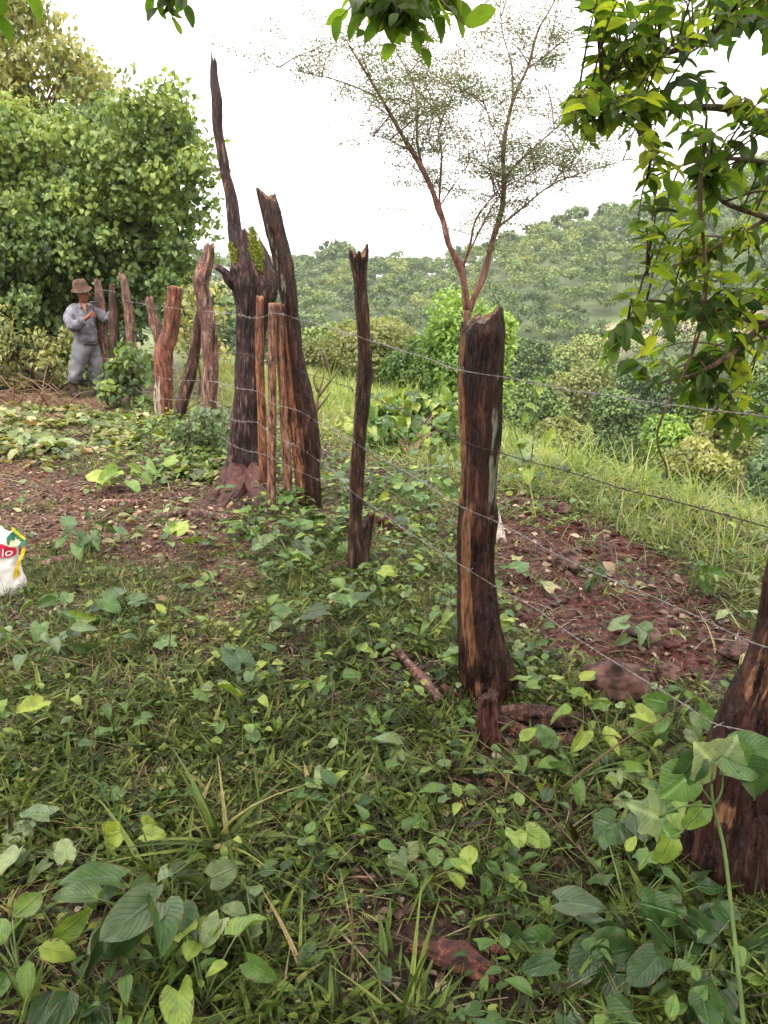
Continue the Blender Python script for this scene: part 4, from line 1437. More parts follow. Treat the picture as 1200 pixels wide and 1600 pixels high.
# far posts
FPOSTS = [
    ('thick short orange red post with a sawn flat top', [(255, 655, 13), (256, 600, 13), (257, 557, 15), (266, 517, 11), (270, 483, 12), (273, 448, 11.5)], 9.2, 'bark_red', dict(flat=True, jag=.012, paint=lambda a, p, V: (.22 + 0 * a, .6 * ang(a, -2.2, .8) * bandf(p, .0, .35)))),
    ('short grey broken post leaning into the thick orange red post', [(256, 600, 7), (250, 540, 7), (239, 495, 7), (233, 466, 5)], 9.45, 'bark_flaky', dict(jag=.05)),
    ('tall peeling post with a knobbly bent head, left of the mossy dead tree', [(327, 640, 11), (329, 600, 12), (329, 550, 12), (325, 500, 11.5), (318, 467, 11.5), (314, 437, 12), (323, 410, 11), (328, 384, 8)], 8.7, 'bark_flaky', dict(jag=.05, ridge=.16, lump=.2)),
    ('dark forked post slanting down to the left under the knobbly peeling post', [(282, 640, 9), (296, 590, 9), (304, 550, 8), (310, 507, 7), (316, 470, 5)], 8.9, 'bark_grey', dict(jag=.03)),
    ('thin flaky post leaning left, just right of the man', [(207, 622, 7), (206, 560, 7), (204, 517, 7.5), (198, 467, 7), (191, 430, 5)], 10.6, 'bark_flaky', dict(jag=.06)),
    ('thin dark post standing in front of the man left arm', [(182, 600, 6), (180, 540, 7), (177, 500, 7), (175, 445, 4)], 10.55, 'bark_grey', dict(jag=.06)),
    ('pale post mostly hidden behind the man head and shoulder', [(165, 600, 7), (160, 520, 7), (156, 470, 7), (152, 437, 5)], 11.6, 'bark_flaky', dict(jag=.05)),
]
for i, (lb, pp, Y, mt, kw) in enumerate(FPOSTS):
    k = dict(seg=36, step=.03, seed=70 + i, ridge=.12, lump=.14, fine=.03)
    k.update(kw)
    post('fence_post', lb, 'post', pp, Y, mt, G, **k)

YR = gp(1130, 1360).y
post('fence_post', 'thick dark post leaning out at the right edge with exposed red wood', 'post',
     [(1138, 1372, 78), (1146, 1300, 68), (1158, 1220, 58), (1185, 1120, 50), (1205, 1060, 44), (1228, 990, 40), (1240, 925, 42), (1262, 800, 44), (1285, 650, 44)],
     YR, 'bark_dark', G, seg=90, step=.010, seed=85, ridge=.07, lump=.10, fine=.02, jag=.04,
     paint=lambda a, p, V: (.5 * ang(a, -2.5, .5) * bandf(p, .50, .66) + .55 * ang(a, -2.3, .3) * bandf(p, .28, .33, .02) + .6 * ang(a, -1.8, .3) * bandf(p, .05, .10, .02), 0 * a))

post('tree_stump', 'short crumbling reddish stump right in front of the thick charred post', 'stump',
     [(765, 1168, 19), (764, 1140, 17), (763, 1110, 15), (763, 1088, 14)], gp(765, 1165).y, 'bark_maroon', seg=48, step=.008, seed=91, ridge=.12, lump=.14, jag=.03, sink=.06,
     paint=lambda a, p, V: (.15 + 0 * a, 0 * a))

# ------------------------------------------------------------------ barbed wire
WIRES = [
    ('topmost barbed wire of the fence', [(150, 452, 11.2), (178, 456, 10.3), (200, 470, 10.4), (268, 481, 9.02), (322, 486, 8.5), (370, 492, 5.9), (402, 497, 5.30), (425, 489, 5.1), (444, 491, 5.02), (466, 498, 5.06), (520, 514, 4.4), (556, 524, 3.72), (580, 533, 3.72), (660, 559, 3.0), (718, 577, 2.50), (786, 590, 2.50), (830, 597, 2.45), (1000, 625, 2.1), (1140, 645, 1.85), (1200, 653, 1.7), (1290, 668, 1.57)], 'wire'),
    ('second barbed wire from the top', [(150, 515, 11.2), (200, 520, 10.4), (262, 550, 9.0), (325, 553, 8.5), (374, 552, 5.85), (406, 562, 5.25), (425, 568, 5.1), (448, 569, 5.02), (478, 582, 5.05), (530, 600, 4.3), (558, 610, 3.72), (578, 618, 3.72), (650, 655, 3.0), (722, 690, 2.5), (784, 707, 2.5), (860, 730, 2.3), (1000, 768, 2.02), (1120, 800, 1.8), (1200, 824, 1.65), (1275, 845, 1.57)], 'wire_rust'),
    ('third barbed wire from the top', [(150, 560, 11.2), (200, 562, 10.4), (255, 591, 8.95), (328, 595, 8.5), (366, 606, 5.85), (406, 612, 5.25), (425, 630, 5.1), (466, 641, 5.0), (500, 661, 5.1), (530, 676, 4.3), (553, 690, 3.72), (572, 702, 3.72), (650, 748, 3.0), (718, 789, 2.5), (776, 816, 2.5), (840, 848, 2.3), (900, 880, 2.1), (1015, 930, 1.85), (1100, 970, 1.7), (1180, 1006, 1.52), (1220, 1015, 1.5)], 'wire'),
    ('fourth barbed wire from the top', [(200, 600, 10.4), (246, 622, 8.95), (330, 626, 8.5), (364, 655, 5.85), (402, 661, 5.25), (425, 681, 5.1), (462, 697, 5.0), (502, 723, 5.1), (530, 745, 4.3), (546, 764, 3.70), (572, 784, 3.72), (650, 838, 3.0), (714, 880, 2.5), (774, 918, 2.5), (840, 955, 2.3), (900, 998, 2.1), (980, 1045, 1.9), (1060, 1095, 1.7), (1110, 1128, 1.57), (1165, 1140, 1.5)], 'wire'),
    ('lowest barbed wire, near the ground by the mossy dead tree', [(246, 645, 8.95), (320, 668, 8.3), (362, 694, 5.8), (382, 703, 5.75), (402, 708, 5.3), (425, 716, 5.1), (462, 735, 5.0), (503, 752, 5.1)], 'wire'),
]
for (lb, pp, mt) in WIRES:
    mb = MB()
    pts = [at(*p) for p in pp]
    C, _ = catmull(pts, .012)
    Ls = np.concatenate([[0], np.cumsum(np.linalg.norm(np.diff(C, axis=0), axis=1))])
    sag = .006 * fbm(Ls * 4, 0, 0, 5, 2)
    C = C + np.stack([0 * sag, 0 * sag, sag], -1)
    T, X, Yv = frames(C)
    ph = Ls / .045 * 2 * math.pi
    for o in (0, math.pi):
        S_ = C + (np.cos(ph + o)[:, None] * X + np.sin(ph + o)[:, None] * Yv) * .0014
        n = len(S_)
        a = np.arange(4) * math.pi / 2
        V = S_[:, None] + .0011 * (np.cos(a)[None, :, None] * X[:, None] + np.sin(a)[None, :, None] * Yv[:, None])
        i, j = np.meshgrid(np.arange(n - 1), np.arange(4), indexing='ij')
        F = np.stack([i * 4 + j, i * 4 + (j + 1) % 4, (i + 1) * 4 + (j + 1) % 4, (i + 1) * 4 + j], -1).reshape(-1, 4)
        mb.add(V.reshape(-1, 3), F, tint=.5)
    L = .05
    while L < Ls[-1]:
        k = int(np.searchsorted(Ls, L))
        c = C[min(k, len(C) - 1)]
        kk = min(k, len(C) - 1)
        for e in range(2):
            an = random.uniform(0, 3.14)
            d = (math.cos(an) * X[kk] + math.sin(an) * Yv[kk])
            q = c + T[kk] * (e - .5) * .009
            tube(mb, [tuple(q - d * .014 + T[kk] * .004), tuple(q), tuple(q + d * .014 - T[kk] * .004)], [.0009, .0014, .0009], 4, .006)
        L += .13
    tag(mb.build('barbed_wire', M[mt], origin=tuple(pts[0])), lb, 'barbed wire', 'strands of the barbed wire fence')

# ------------------------------------------------------------------ the man
def skin_fig(name, J, E, mat, parent, root, sub=2, fold=0.0, fs=18, seed=0, extra=None):
    me = bpy.data.meshes.new(name + '_cage')
    bm = bmesh.new()
    lay = bm.verts.layers.skin.verify()
    vs = {}
    for k, v in J.items():
        b = bm.verts.new(v[0])
        r = v[1] if isinstance(v[1], tuple) else (v[1], v[1])
        b[lay].radius = r
        b[lay].use_root = (k == root)
        vs[k] = b
    for a, b in E:
        bm.edges.new((vs[a], vs[b]))
    bm.to_mesh(me); bm.free()
    o = bpy.data.objects.new(name, me)
    COL.objects.link(o)
    s = o.modifiers.new('s', 'SKIN'); s.use_smooth_shade = True
    o.modifiers.new('u', 'SUBSURF').levels = sub
    dg = bpy.context.evaluated_depsgraph_get()
    ev = o.evaluated_get(dg)
    m2 = bpy.data.meshes.new_from_object(ev)
    o.modifiers.clear()
    o.data = m2
    m2.name = name
    bpy.data.meshes.remove(me)
    n = len(m2.vertices)
    co = np.zeros(n * 3, np.float32); m2.vertices.foreach_get('co', co); co = co.reshape(-1, 3)
    no = np.zeros(n * 3, np.float32); m2.vertices.foreach_get('normal', no); no = no.reshape(-1, 3)
    if fold:
        w = fbm(co[:, 0] * fs, co[:, 1] * fs, co[:, 2] * fs * 1.3, seed, 3)
        w = 1 - np.abs(w) * 3
        co = co + no * (w * fold)[:, None]
    if extra: co = extra(co, no)
    m2.vertices.foreach_set('co', co.astype(np.float32).ravel())
    m2.polygons.foreach_set('use_smooth', np.ones(len(m2.polygons), bool))
    m2.materials.clear()
    m2.materials.append(mat)
    m2.update()
    o.parent = parent
    return o


M['skin'] = plain_mat('skin', (.17, .062, .038), .5, .15, 30, bump=.05)
M['shirt'] = plain_mat('washed_grey_shirt', (.115, .112, .132), .85, .45, 11, bump=1.0)
M['trousers'] = plain_mat('muddy_jeans', (.085, .09, .105), .9, .3, 5, bump=.8, c2=(.155, .158, .165))
M['boot'] = plain_mat('muddy_boot', (.045, .026, .022), .5, .4, 12)
M['hat'] = plain_mat('brown_hat', (.075, .043, .030), .9, .4, 14, bump=.4)
M['hair'] = plain_mat('dark_hair', (.02, .014, .01), .6)
M['eye'] = plain_mat('dark_eye', (.02, .012, .01), .2)
M['steel'] = plain_mat('dark_steel', (.03, .03, .035), .35, .3, 30, metal=.6)
fp = gp(137, 619)
man = thing('person', 'man in a brown hat, blue shirt and muddy jeans holding a hammer by the fence', 'person', fp)
J = dict(pel=((.05, 0, .80), (.11, .10)), wai=((.05, 0, .92), (.12, .10)), che=((.04, .0, 1.10), (.125, .10)), nb=((.05, .0, 1.22), .055), nk=((.068, -.02, 1.325), .05),
         jaw=((.105, -.055, 1.405), (.070, .066)), hd=((.070, -.040, 1.495), (.100, .096)), top=((.060, -.035, 1.56), (.08, .08)), nose=((.192, -.105, 1.445), .016), nbr=((.160, -.092, 1.475), .018),
         rs=((-.13, -.10, 1.22), .045), re=((-.09, -.26, .99), .035), rw=((.12, -.36, 1.13), .028), rp=((.175, -.375, 1.175), (.03, .026)),
         ls=((.22, .11, 1.23), .045), le=((.38, .06, 1.08), .035), lw=((.46, -.08, 1.23), .028), lp=((.485, -.13, 1.27), (.03, .026)),
         rh=((-.02, -.07, .76), .08), rk=((-.08, -.12, .45), .055), ra=((-.19, -.08, .12), .035), rt=((-.15, -.14, .05), .02),
         lh=((.12, .07, .76), .08), lk=((.15, .06, .45), .055), la=((.13, .10, .12), .035), lt=((.17, .05, .05), .02))
E = [('pel', 'wai'), ('wai', 'che'), ('che', 'nb'), ('nb', 'nk'), ('nk', 'jaw'), ('jaw', 'hd'), ('hd', 'top'), ('hd', 'nbr'), ('nbr', 'nose'), ('nb', 'rs'), ('rs', 're'), ('re', 'rw'), ('rw', 'rp'),
     ('nb', 'ls'), ('ls', 'le'), ('le', 'lw'), ('lw', 'lp'), ('pel', 'rh'), ('rh', 'rk'), ('rk', 'ra'), ('ra', 'rt'), ('pel', 'lh'), ('lh', 'lk'), ('lk', 'la'), ('la', 'lt')]
# fingers: right hand closed round the hammer handle at (.235,-.40), left hand resting on the post
for i in range(4):
    z = 1.155 + i * .019
    J['r%da' % i] = ((.205, -.405, z + .004), .0095)
    J['r%db' % i] = ((.238, -.428, z + .006), .009)
    J['r%dc' % i] = ((.262 - .003 * i, -.400, z + .004), .0085)
    J['r%dd' % i] = ((.246, -.378, z), .0075)
    E += [('rp', 'r%da' % i), ('r%da' % i, 'r%db' % i), ('r%db' % i, 'r%dc' % i), ('r%dc' % i, 'r%dd' % i)]
    x = .50 + (i - 1.5) * .004
    J['l%da' % i] = ((.49, -.165, 1.245 + i * .019), .0095)
    J['l%db' % i] = ((.465, -.20, 1.25 + i * .02), .009)
    J['l%dc' % i] = ((.435, -.195 - .002 * i, 1.25 + i * .021), .008)
    E += [('lp', 'l%da' % i), ('l%da' % i, 'l%db' % i), ('l%db' % i, 'l%dc' % i)]
J['rta'] = ((.19, -.36, 1.215), .011); J['rtb'] = ((.222, -.372, 1.235), .010)
J['lta'] = ((.46, -.12, 1.305), .011); J['ltb'] = ((.435, -.145, 1.325), .010)
E += [('rp', 'rta'), ('rta', 'rtb'), ('lp', 'lta'), ('lta', 'ltb')]
skin_fig('body', J, E, M['skin'], man, 'pel')
J = dict(he0=((.055, 0, .765), (.14, .125)), hem=((.055, 0, .80), (.185, .165)), wai=((.055, 0, .90), (.185, .165)), che=((.04, 0, 1.10), (.19, .165)), nb=((.05, .0, 1.25), (.125, .11)), col=((.058, -.012, 1.315), (.082, .08)),
         rs=((-.10, -.09, 1.215), .085), rm=((-.125, -.18, 1.10), .078), re=((-.09, -.27, .985), .075), rf=((.01, -.32, 1.05), .066), rw=((.105, -.355, 1.12), .048),
         ls=((.195, .10, 1.225), .085), lm=((.31, .09, 1.16), .076), le=((.385, .06, 1.07), .07), lf=((.425, -.01, 1.15), .06), lw=((.452, -.065, 1.215), .045))
E = [('he0', 'hem'), ('hem', 'wai'), ('wai', 'che'), ('che', 'nb'), ('nb', 'col'), ('nb', 'rs'), ('rs', 'rm'), ('rm', 're'), ('re', 'rf'), ('rf', 'rw'), ('nb', 'ls'), ('ls', 'lm'), ('lm', 'le'), ('le', 'lf'), ('lf', 'lw')]


def vneck(co, no):
    # open collar: push the front of the neckline down into a V
    w = np.clip((co[:, 2] - 1.20) / .12, 0, 1) * np.exp(-((co[:, 0] - .10) / .035) ** 2) * (co[:, 1] < -.02)
    co = co.copy()
    co[:, 2] -= w * .05
    co[:, 1] += w * .045
    return co


skin_fig('shirt', J, E, M['shirt'], man, 'che', fold=.020, fs=8, seed=3, extra=vneck)
# skin shown in the open neck
mb = MB()
u = np.linspace(0, 1, 7)
base = np.array(world_loc(man))
tri = np.array([(.045, -.105, 1.335), (.135, -.125, 1.335), (.115, -.205, 1.20)])
Vn = []
for i in range(7):
    for j in range(7):
        a, b = i / 6, j / 6
        p = (tri[0] * (1 - a) + tri[1] * a) * (1 - b) + tri[2] * b
        p = p + np.array([0, -.02 * math.sin(math.pi * a) * (1 - b), 0])
        Vn.append(p + base)
Fq = [(i * 7 + j, (i + 1) * 7 + j, (i + 1) * 7 + j + 1, i * 7 + j + 1) for i in range(6) for j in range(6)]
mb.add(Vn, np.array(Fq))
mb.build('chest', M['skin'], man)
mb = MB()      # collar flaps
for sg, (p0, p1, p2, p3) in ((0, ((.035, -.10, 1.34), (-.02, -.05, 1.33), (.02, -.15, 1.27), (.075, -.175, 1.27))), (1, ((.135, -.12, 1.345), (.175, -.06, 1.35), (.21, -.11, 1.28), (.15, -.175, 1.285)))):
    P = np.array([p0, p1, p2, p3]) + base
    Q = P + np.array([0, -.012, -.004])
    mb.add(np.vstack([P, Q]), np.array([(0, 1, 2, 3), (7, 6, 5, 4), (0, 4, 5, 1), (1, 5, 6, 2), (2, 6, 7, 3), (3, 7, 4, 0)]))
mb.build('collar', M['shirt'], man)
J = dict(tw=((.055, 0, .86), (.13, .12)), pel=((.055, 0, .77), (.16, .145)), rh=((-.015, -.07, .72), .125), rk=((-.075, -.125, .45), .10), rc=((-.155, -.10, .26), .095), rb=((-.165, -.095, .21), .085),
         lh=((.12, .07, .70), .125), lk=((.15, .06, .45), .098), lc=((.14, .085, .25), .10), lb=((.135, .09, .19), .088))
E = [('tw', 'pel'), ('pel', 'rh'), ('rh', 'rk'), ('rk', 'rc'), ('rc', 'rb'), ('pel', 'lh'), ('lh', 'lk'), ('lk', 'lc'), ('lc', 'lb')]
skin_fig('trousers', J, E, M['trousers'], man, 'pel', fold=.022, fs=7, seed=9)
for (a, b, c, d) in (((-.165, -.10, .27), (-.19, -.085, .10), (-.175, -.11, .045), (-.105, -.215, .035)), ((.14, .08, .27), (.13, .10, .10), (.145, .075, .045), (.225, -.015, .035))):
    skin_fig('boot', dict(a=(a, .065), b=(b, .06), c=(c, (.055, .05)), d=(d, (.045, .038))), [('a', 'b'), ('b', 'c'), ('c', 'd')], M['boot'], man, 'b')
mb = MB()      # belt
a = np.linspace(0, 2 * math.pi, 40, endpoint=False)
rings = []
for (rr, z) in ((.170, .748), (.180, .753), (.180, .778), (.170, .783)):
    rings.append(np.stack([.055 + np.cos(a) * rr * 1.0, np.sin(a) * rr * .93, z + 0 * a], -1))
V = np.vstack(rings) + base
F = [(k * 40 + j, k * 40 + (j + 1) % 40, (k + 1) * 40 + (j + 1) % 40, (k + 1) * 40 + j) for k in range(3) for j in range(40)]
mb.add(V, np.array(F)); mb.build('belt', M['boot'], man)
mb = MB()      # hat
prof = [(.001, .126), (.04, .128), (.075, .116), (.094, .09), (.104, .05), (.108, .018), (.113, .004), (.130, -.014), (.148, -.030), (.152, -.036), (.146, -.036), (.125, -.022), (.106, -.004), (.09, .0)]
R_ = Matrix.Rotation(math.radians(-9), 3, 'Y') @ Matrix.Rotation(math.radians(10), 3, 'X')
V = []
for (r, z) in prof:
    for t in a:
        k = 1 + .03 * math.sin(3 * t + 1) + .02 * math.sin(5 * t)
        zz = z + (.012 * math.sin(2 * t + .7) if r > .12 else 0) - (.022 * math.exp(-(r / .03) ** 2))
        v = R_ @ Vector((math.cos(t) * r * k, math.sin(t) * r * k * 1.05, zz))
        V.append((v.x + .066 + base[0], v.y - .040 + base[1], v.z + 1.545 + base[2]))
F = [(k * 40 + j, k * 40 + (j + 1) % 40, (k + 1) * 40 + (j + 1) % 40, (k + 1) * 40 + j) for k in range(len(prof) - 1) for j in range(40)]
mb.add(V, np.array(F)); mb.build('hat', M['hat'], man)
mb = MB()
cs = np.array([.04, -.01, 1.465]) + base
k = 500
u = rdir(k)
u = u[(u[:, 0] < .25) & (u[:, 1] > -.5)]
P = cs + u * np.array([.088, .088, .06])
put(mb, T_FAR, P, u * .3 + np.array([0, 0, -1.0]), u, .02, .5)
mb.build('hair', M['hair'], man)
for e in ((.128, -.132, 1.478), (.170, -.066, 1.480)):
    mb = MB()
    c = np.array(e) + base
    tube(mb, [tuple(c - np.array([.007, -.002, 0])), tuple(c), tuple(c + np.array([.007, .002, 0]))], [.003, .006, .003], 8, .004)
    mb.build('eye', M['eye'], man)
man.rotation_euler.z = math.radians(16)
hm = thing('hammer', 'dark hammer held upright in the hand of the man with the hat', 'hammer', (base[0] + .238, base[1] - .402, base[2] + 1.10))
mb = MB()
hb = base + np.array([.238, -.402, 0])
tube(mb, [tuple(hb + [0, 0, 1.09]), tuple(hb + [0, 0, 1.2]), tuple(hb + [0.004, 0, 1.35])], [.015, .012, .011], 10, .02)
mb.build('handle', M['boot'], hm)
mb = MB()
tube(mb, [tuple(hb + [-.065, .0, 1.342]), tuple(hb + [-.04, .0, 1.35]), tuple(hb + [0, 0, 1.354]), tuple(hb + [.045, 0, 1.354])], [.004, .011, .015, .014], 10, .01)
tube(mb, [tuple(hb + [.045, 0, 1.354]), tuple(hb + [.07, 0, 1.354])], [.018, .018], 12, .01)
mb.build('head', M['steel'], hm)

_r = Matrix.Rotation(math.radians(16), 3, 'Z')
hm.location = Vector(base) + _r @ (Vector(hm.location) - Vector(base))
hm.rotation_euler.z = math.radians(16)

# ------------------------------------------------------------------ feed sack at the left edge
def sack():
    gpt = gp(-8, 925)
    Y = gpt.y
    w, h, dth = .165, .33, .10
    cx = at(-17, 880, Y).x
    z0 = gz(cx, Y)
    top = at(10, 822, Y).z
    h = top - z0
    t = thing('feed_sack', 'white woven feed sack with red, green and yellow print at the left edge', 'sack', (cx, Y, z0))
    mb = MB()
    nu, nv = 64, 44
    def front(x, z, side=-1):
        """depth of the crumpled face at local x (-1..1), z (0..1)"""
        e = max(0, 1 - abs(x) ** 2.6) ** .5
        f = dth * e * (1 - .65 * z ** 2.5)
        return Y + side * f + .022 * float(fbm(x * 2.6 + side, z * 4.5, 0, 77, 4))
    def edge(z):
        return w * (1 - .12 * z * z + .05 * math.sin(z * 9)) 
    V = []
    for j in range(nv):
        z = j / (nv - 1)
        for i in range(nu):
            a = i / nu * 2 * math.pi
            x = math.copysign(abs(math.cos(a)) ** .8, math.cos(a))
            side = -1 if math.sin(a) < 0 else 1
            yy = front(x, z, side) if abs(math.sin(a)) > 1e-6 else Y + .016 * float(fbm(x * 2.2 - 1, z * 3.5, 0, 77, 3))
            zz = z * h * (1 + .05 * math.sin(x * 4 + 1) * z + .04 * float(fbm(x * 5, 2, 0, 78, 2)) * z)
            V.append((cx + x * edge(z), yy, z0 - .02 + zz))
    V.append((cx, Y, z0 - .02)); V.append((cx, Y, z0 + h * .93))
    F = [(j * nu + i, j * nu + (i + 1) % nu, (j + 1) * nu + (i + 1) % nu, (j + 1) * nu + i) for j in range(nv - 1) for i in range(nu)]
    T1 = [((i + 1) % nu, i, nv * nu) for i in range(nu)] + [((nv - 1) * nu + i, (nv - 1) * nu + (i + 1) % nu, nv * nu + 1) for i in range(nu)]
    mb.add(V, [np.array(F), np.array(T1)])
    mb.build('bag', plain_mat('woven_plastic', (.55, .52, .50), .45, .12, 25, bump=.4), t)
    # prints: flat shapes laid on the crumpled face; coordinates in photo pixels
    def onface(px, py, off):
        p = at(px, py, Y - .08)
        z = (p.z - z0 + .02) / h
        z = min(max(z, .01), .99)
        x = max(-.985, min(.985, (p.x - cx) / edge(z)))
        return (p.x, front(x, z) - off, p.z)
    def decal(name, poly, col, off):
        P = np.array(poly, float)
        c = P.mean(0)
        rings = [P]
        mb = MB()
        n = len(P)
        # densify the outline, then rings towards the centre
        D = []
        for i in range(n):
            for k in range(6):
                D.append(P[i] * (1 - k / 6) + P[(i + 1) % n] * k / 6)
        D = np.array(D); m = len(D)
        V = []
        for kf in (1, .8, .6, .4, .2):
            for q in D: V.append(onface(*(c + (q - c) * kf), off))
        V.append(onface(*c, off))
        F = [(r * m + i, r * m + (i + 1) % m, (r + 1) * m + (i + 1) % m, (r + 1) * m + i) for r in range(4) for i in range(m)]
        T1 = [(4 * m + i, 4 * m + (i + 1) % m, 5 * m) for i in range(m)]
        mb.add(V, [np.array(F), np.array(T1)])
        mb.build(name, plain_mat('ink_' + name, col, .45, .08, 40, bump=.1), t)
    decal('leaf_print', [(3, 845), (8, 838), (14, 836), (22, 843), (31, 848), (30, 856), (24, 860), (16, 860), (6, 855)], (.04, .16, .09), .004)
    decal('yellow_band', [(8, 829), (13, 833), (22, 841), (31, 849), (28, 851), (19, 845), (12, 839), (8, 836)], (.55, .52, .03), .006)
    decal('flower_print', [(8, 858), (9, 849), (12, 852), (14, 846), (16, 851), (20, 849), (19, 854), (23, 853), (19, 859), (13, 861)], (.75, .66, .42), .006)
    decal('red_logo', [(-30, 858), (-12, 852), (0, 853), (8, 858), (15, 862), (18, 868), (16, 873), (10, 875), (0, 873), (-14, 874), (-30, 876)], (.55, .02, .05), .007)
    decal('maize_print', [(25, 862), (31, 863), (29, 873), (25, 882), (23, 893), (23, 905), (18, 908), (17, 896), (19, 884), (23, 874)], (.55, .36, .02), .004)
    # white letters "lo" on the logo
    cu = bpy.data.curves.new('letters', 'FONT')
    cu.body = 'lo'
    cu.size = 1.0
    cu.resolution_u = 4
    to = bpy.data.objects.new('tmp_letters', cu)
    COL.objects.link(to)
    dg = bpy.context.evaluated_depsgraph_get()
    me = bpy.data.meshes.new_from_object(to.evaluated_get(dg))
    bpy.data.objects.remove(to)
    xs = [v.co.x for v in me.vertices]; x0, x1 = min(xs), max(xs)
    bl = world_loc(t)
    for v in me.vertices:
        px = 0.5 + (v.co.x - x0) / (x1 - x0) * 12.5
        py = 872 - v.co.y * 17
        p = onface(px, py, .010)
        v.co = (p[0] - bl.x, p[1] - bl.y, p[2] - bl.z)
    me.materials.clear(); me.materials.append(plain_mat('ink_white', (.8, .78, .76), .45, .03, 40))
    lo = bpy.data.objects.new('lettering', me)
    COL.objects.link(lo); lo.parent = t


sack()

# ------------------------------------------------------------------ rocks, logs, bark, chips
def rock(px, py, wpx, hpx, label, seed, mat='rock', dark=False):
    g = gp(px, py)
    s = wpx / FPX * dep(g) * .5
    hz = hpx / FPX * dep(g) * .6
    me = bpy.data.meshes.new('rock')
    bm = bmesh.new()
    bmesh.ops.create_icosphere(bm, subdivisions=5, radius=1)
    for v in bm.verts:
        c = v.co
        w_ = float(n3(c.x * 1.6 + seed, c.y * 1.6, c.z * 1.6, seed))
        k = .85 + .45 * float(fbm(c.x * .9 + seed, c.y * .9, c.z * .9, seed, 2)) + .30 * abs(w_ - .5) + .24 * float(fbm(c.x * 3, c.y * 3, c.z * 3, seed + 4, 4))
        v.co = Vector((c.x * k * s, c.y * k * s * .8, c.z * k * hz))
    for f in bm.faces: f.smooth = True
    bm.to_mesh(me); bm.free()
    me.materials.append(M[mat])
    o = bpy.data.objects.new('rock', me)
    COL.objects.link(o)
    o.location = (g.x, g.y + s * .3, g.z + hz * .35)
    return tag(o, label, 'rock', 'rocks on the worn soil')


rock(962, 1098, 105, 70, 'largest reddish brown rock lying in the bare soil right of the thick post', 1)
rock(1045, 1062, 50, 28, 'small rock just right of the largest reddish rock', 2)
rock(1010, 1000, 70, 20, 'flat stone half buried among leaves near the right post', 3)
rock(1160, 1030, 60, 30, 'grey brown rock close to the left side of the right edge post', 6)
rock(890, 888, 60, 30, 'low stone in the middle of the bare red soil patch', 5)
rock(880, 802, 36, 16, 'dark stone at the top of the bare red soil patch', 8)


def glog(name, label, cat, pp, mat, group=None, seed=0, lift=.6, **kw):
    pts, rr = [], []
    for (px, py, hw) in pp:
        g = gp(px, py)
        r = hw * dep(g) / FPX
        pts.append(Vector((g.x, g.y, g.z + r * lift)))
        rr.append(r)
    mb = MB()
    k = dict(seg=36, step=.012, seed=seed, ridge=.10, lump=.16, fine=.03, jag=.02)
    k.update(kw)
    log_mesh(mb, pts, rr, **k)
    return tag(mb.build(name, M[mat], origin=pts[0]), label, cat, group)


glog('fallen_branch', 'pale stripped branch lying in leaves left of the thick post', 'branch', [(596, 998, 4), (618, 1022, 6), (640, 1048, 6), (663, 1078, 9), (688, 1108, 8)], 'bark_flaky', seed=1, lift=1.6, paint=lambda a, p, V: (.1 + 0 * a, .12 + 0 * a))
glog('fallen_branch', 'brown branch running down from the foot of the thick post to the weeds', 'branch', [(690, 1080, 8), (740, 1105, 8), (790, 1135, 10), (825, 1160, 10), (866, 1195, 9)], 'bark_maroon', seed=2)
glog('bark_slab', 'wide slab of dark split bark on the ground right of the short stump', 'bark', [(782, 1122, 13), (830, 1128, 16), (880, 1132, 14), (915, 1130, 7)], 'bark_grey', seed=3, ridge=.25, lump=.3)
glog('bark_slab', 'rotten dark wood piece below the wide bark slab', 'bark', [(800, 1140, 8), (850, 1160, 11), (905, 1172, 8)], 'bark_maroon', seed=4, ridge=.25, lump=.3)
glog('bark_slab', 'long red brown piece of bark in the weeds at bottom centre', 'bark', [(640, 1482, 9), (680, 1496, 19), (722, 1512, 22), (772, 1532, 12)], 'bark_maroon', seed=5, ridge=.3, lump=.3, lift=.9, squash=.32, jag=.05)
glog('wood_fragment', 'small reddish wood fragment just above the long red brown bark piece', 'wood', [(765, 1490, 6), (790, 1496, 8)], 'bark_maroon', seed=6, lift=1.8)
glog('fallen_branch', 'pale pinkish stick standing out of the red soil right behind the thick post', 'branch', [(783, 852, 8), (778, 825, 7), (772, 795, 5)], 'bark_flaky', seed=7, paint=lambda a, p, V: (0 * a, .6 + 0 * a))
glog('fallen_branch', 'crooked dark branch lying left of the slender post foot', 'branch', [(500, 905, 6), (525, 890, 7), (550, 885, 6), (575, 862, 4)], 'bark_grey', seed=8)
glog('fallen_branch', 'reddish broken bark strips behind the slender post foot', 'branch', [(585, 815, 8), (610, 822, 10), (635, 835, 6)], 'bark_maroon', seed=9, ridge=.3)
glog('fallen_branch', 'pink brown stick lying on the trampled path beside the feed sack', 'branch', [(66, 884, 5), (100, 880, 7), (135, 874, 5), (158, 872, 3)], 'bark_flaky', seed=10, paint=lambda a, p, V: (0 * a, .2 + 0 * a))
glog('fallen_branch', 'long pale peeled branch on the path in front of the dead tree roots', 'branch', [(240, 812, 5), (290, 806, 7), (335, 812, 7), (372, 815, 5)], 'bark_flaky', seed=11, paint=lambda a, p, V: (.0 * a, .3 + 0 * a))
glog('fallen_branch', 'short pale branch lying left of the long peeled branch', 'branch', [(168, 788, 5), (196, 792, 7), (222, 787, 4)], 'bark_flaky', seed=12, paint=lambda a, p, V: (.0 * a, .25 + 0 * a))
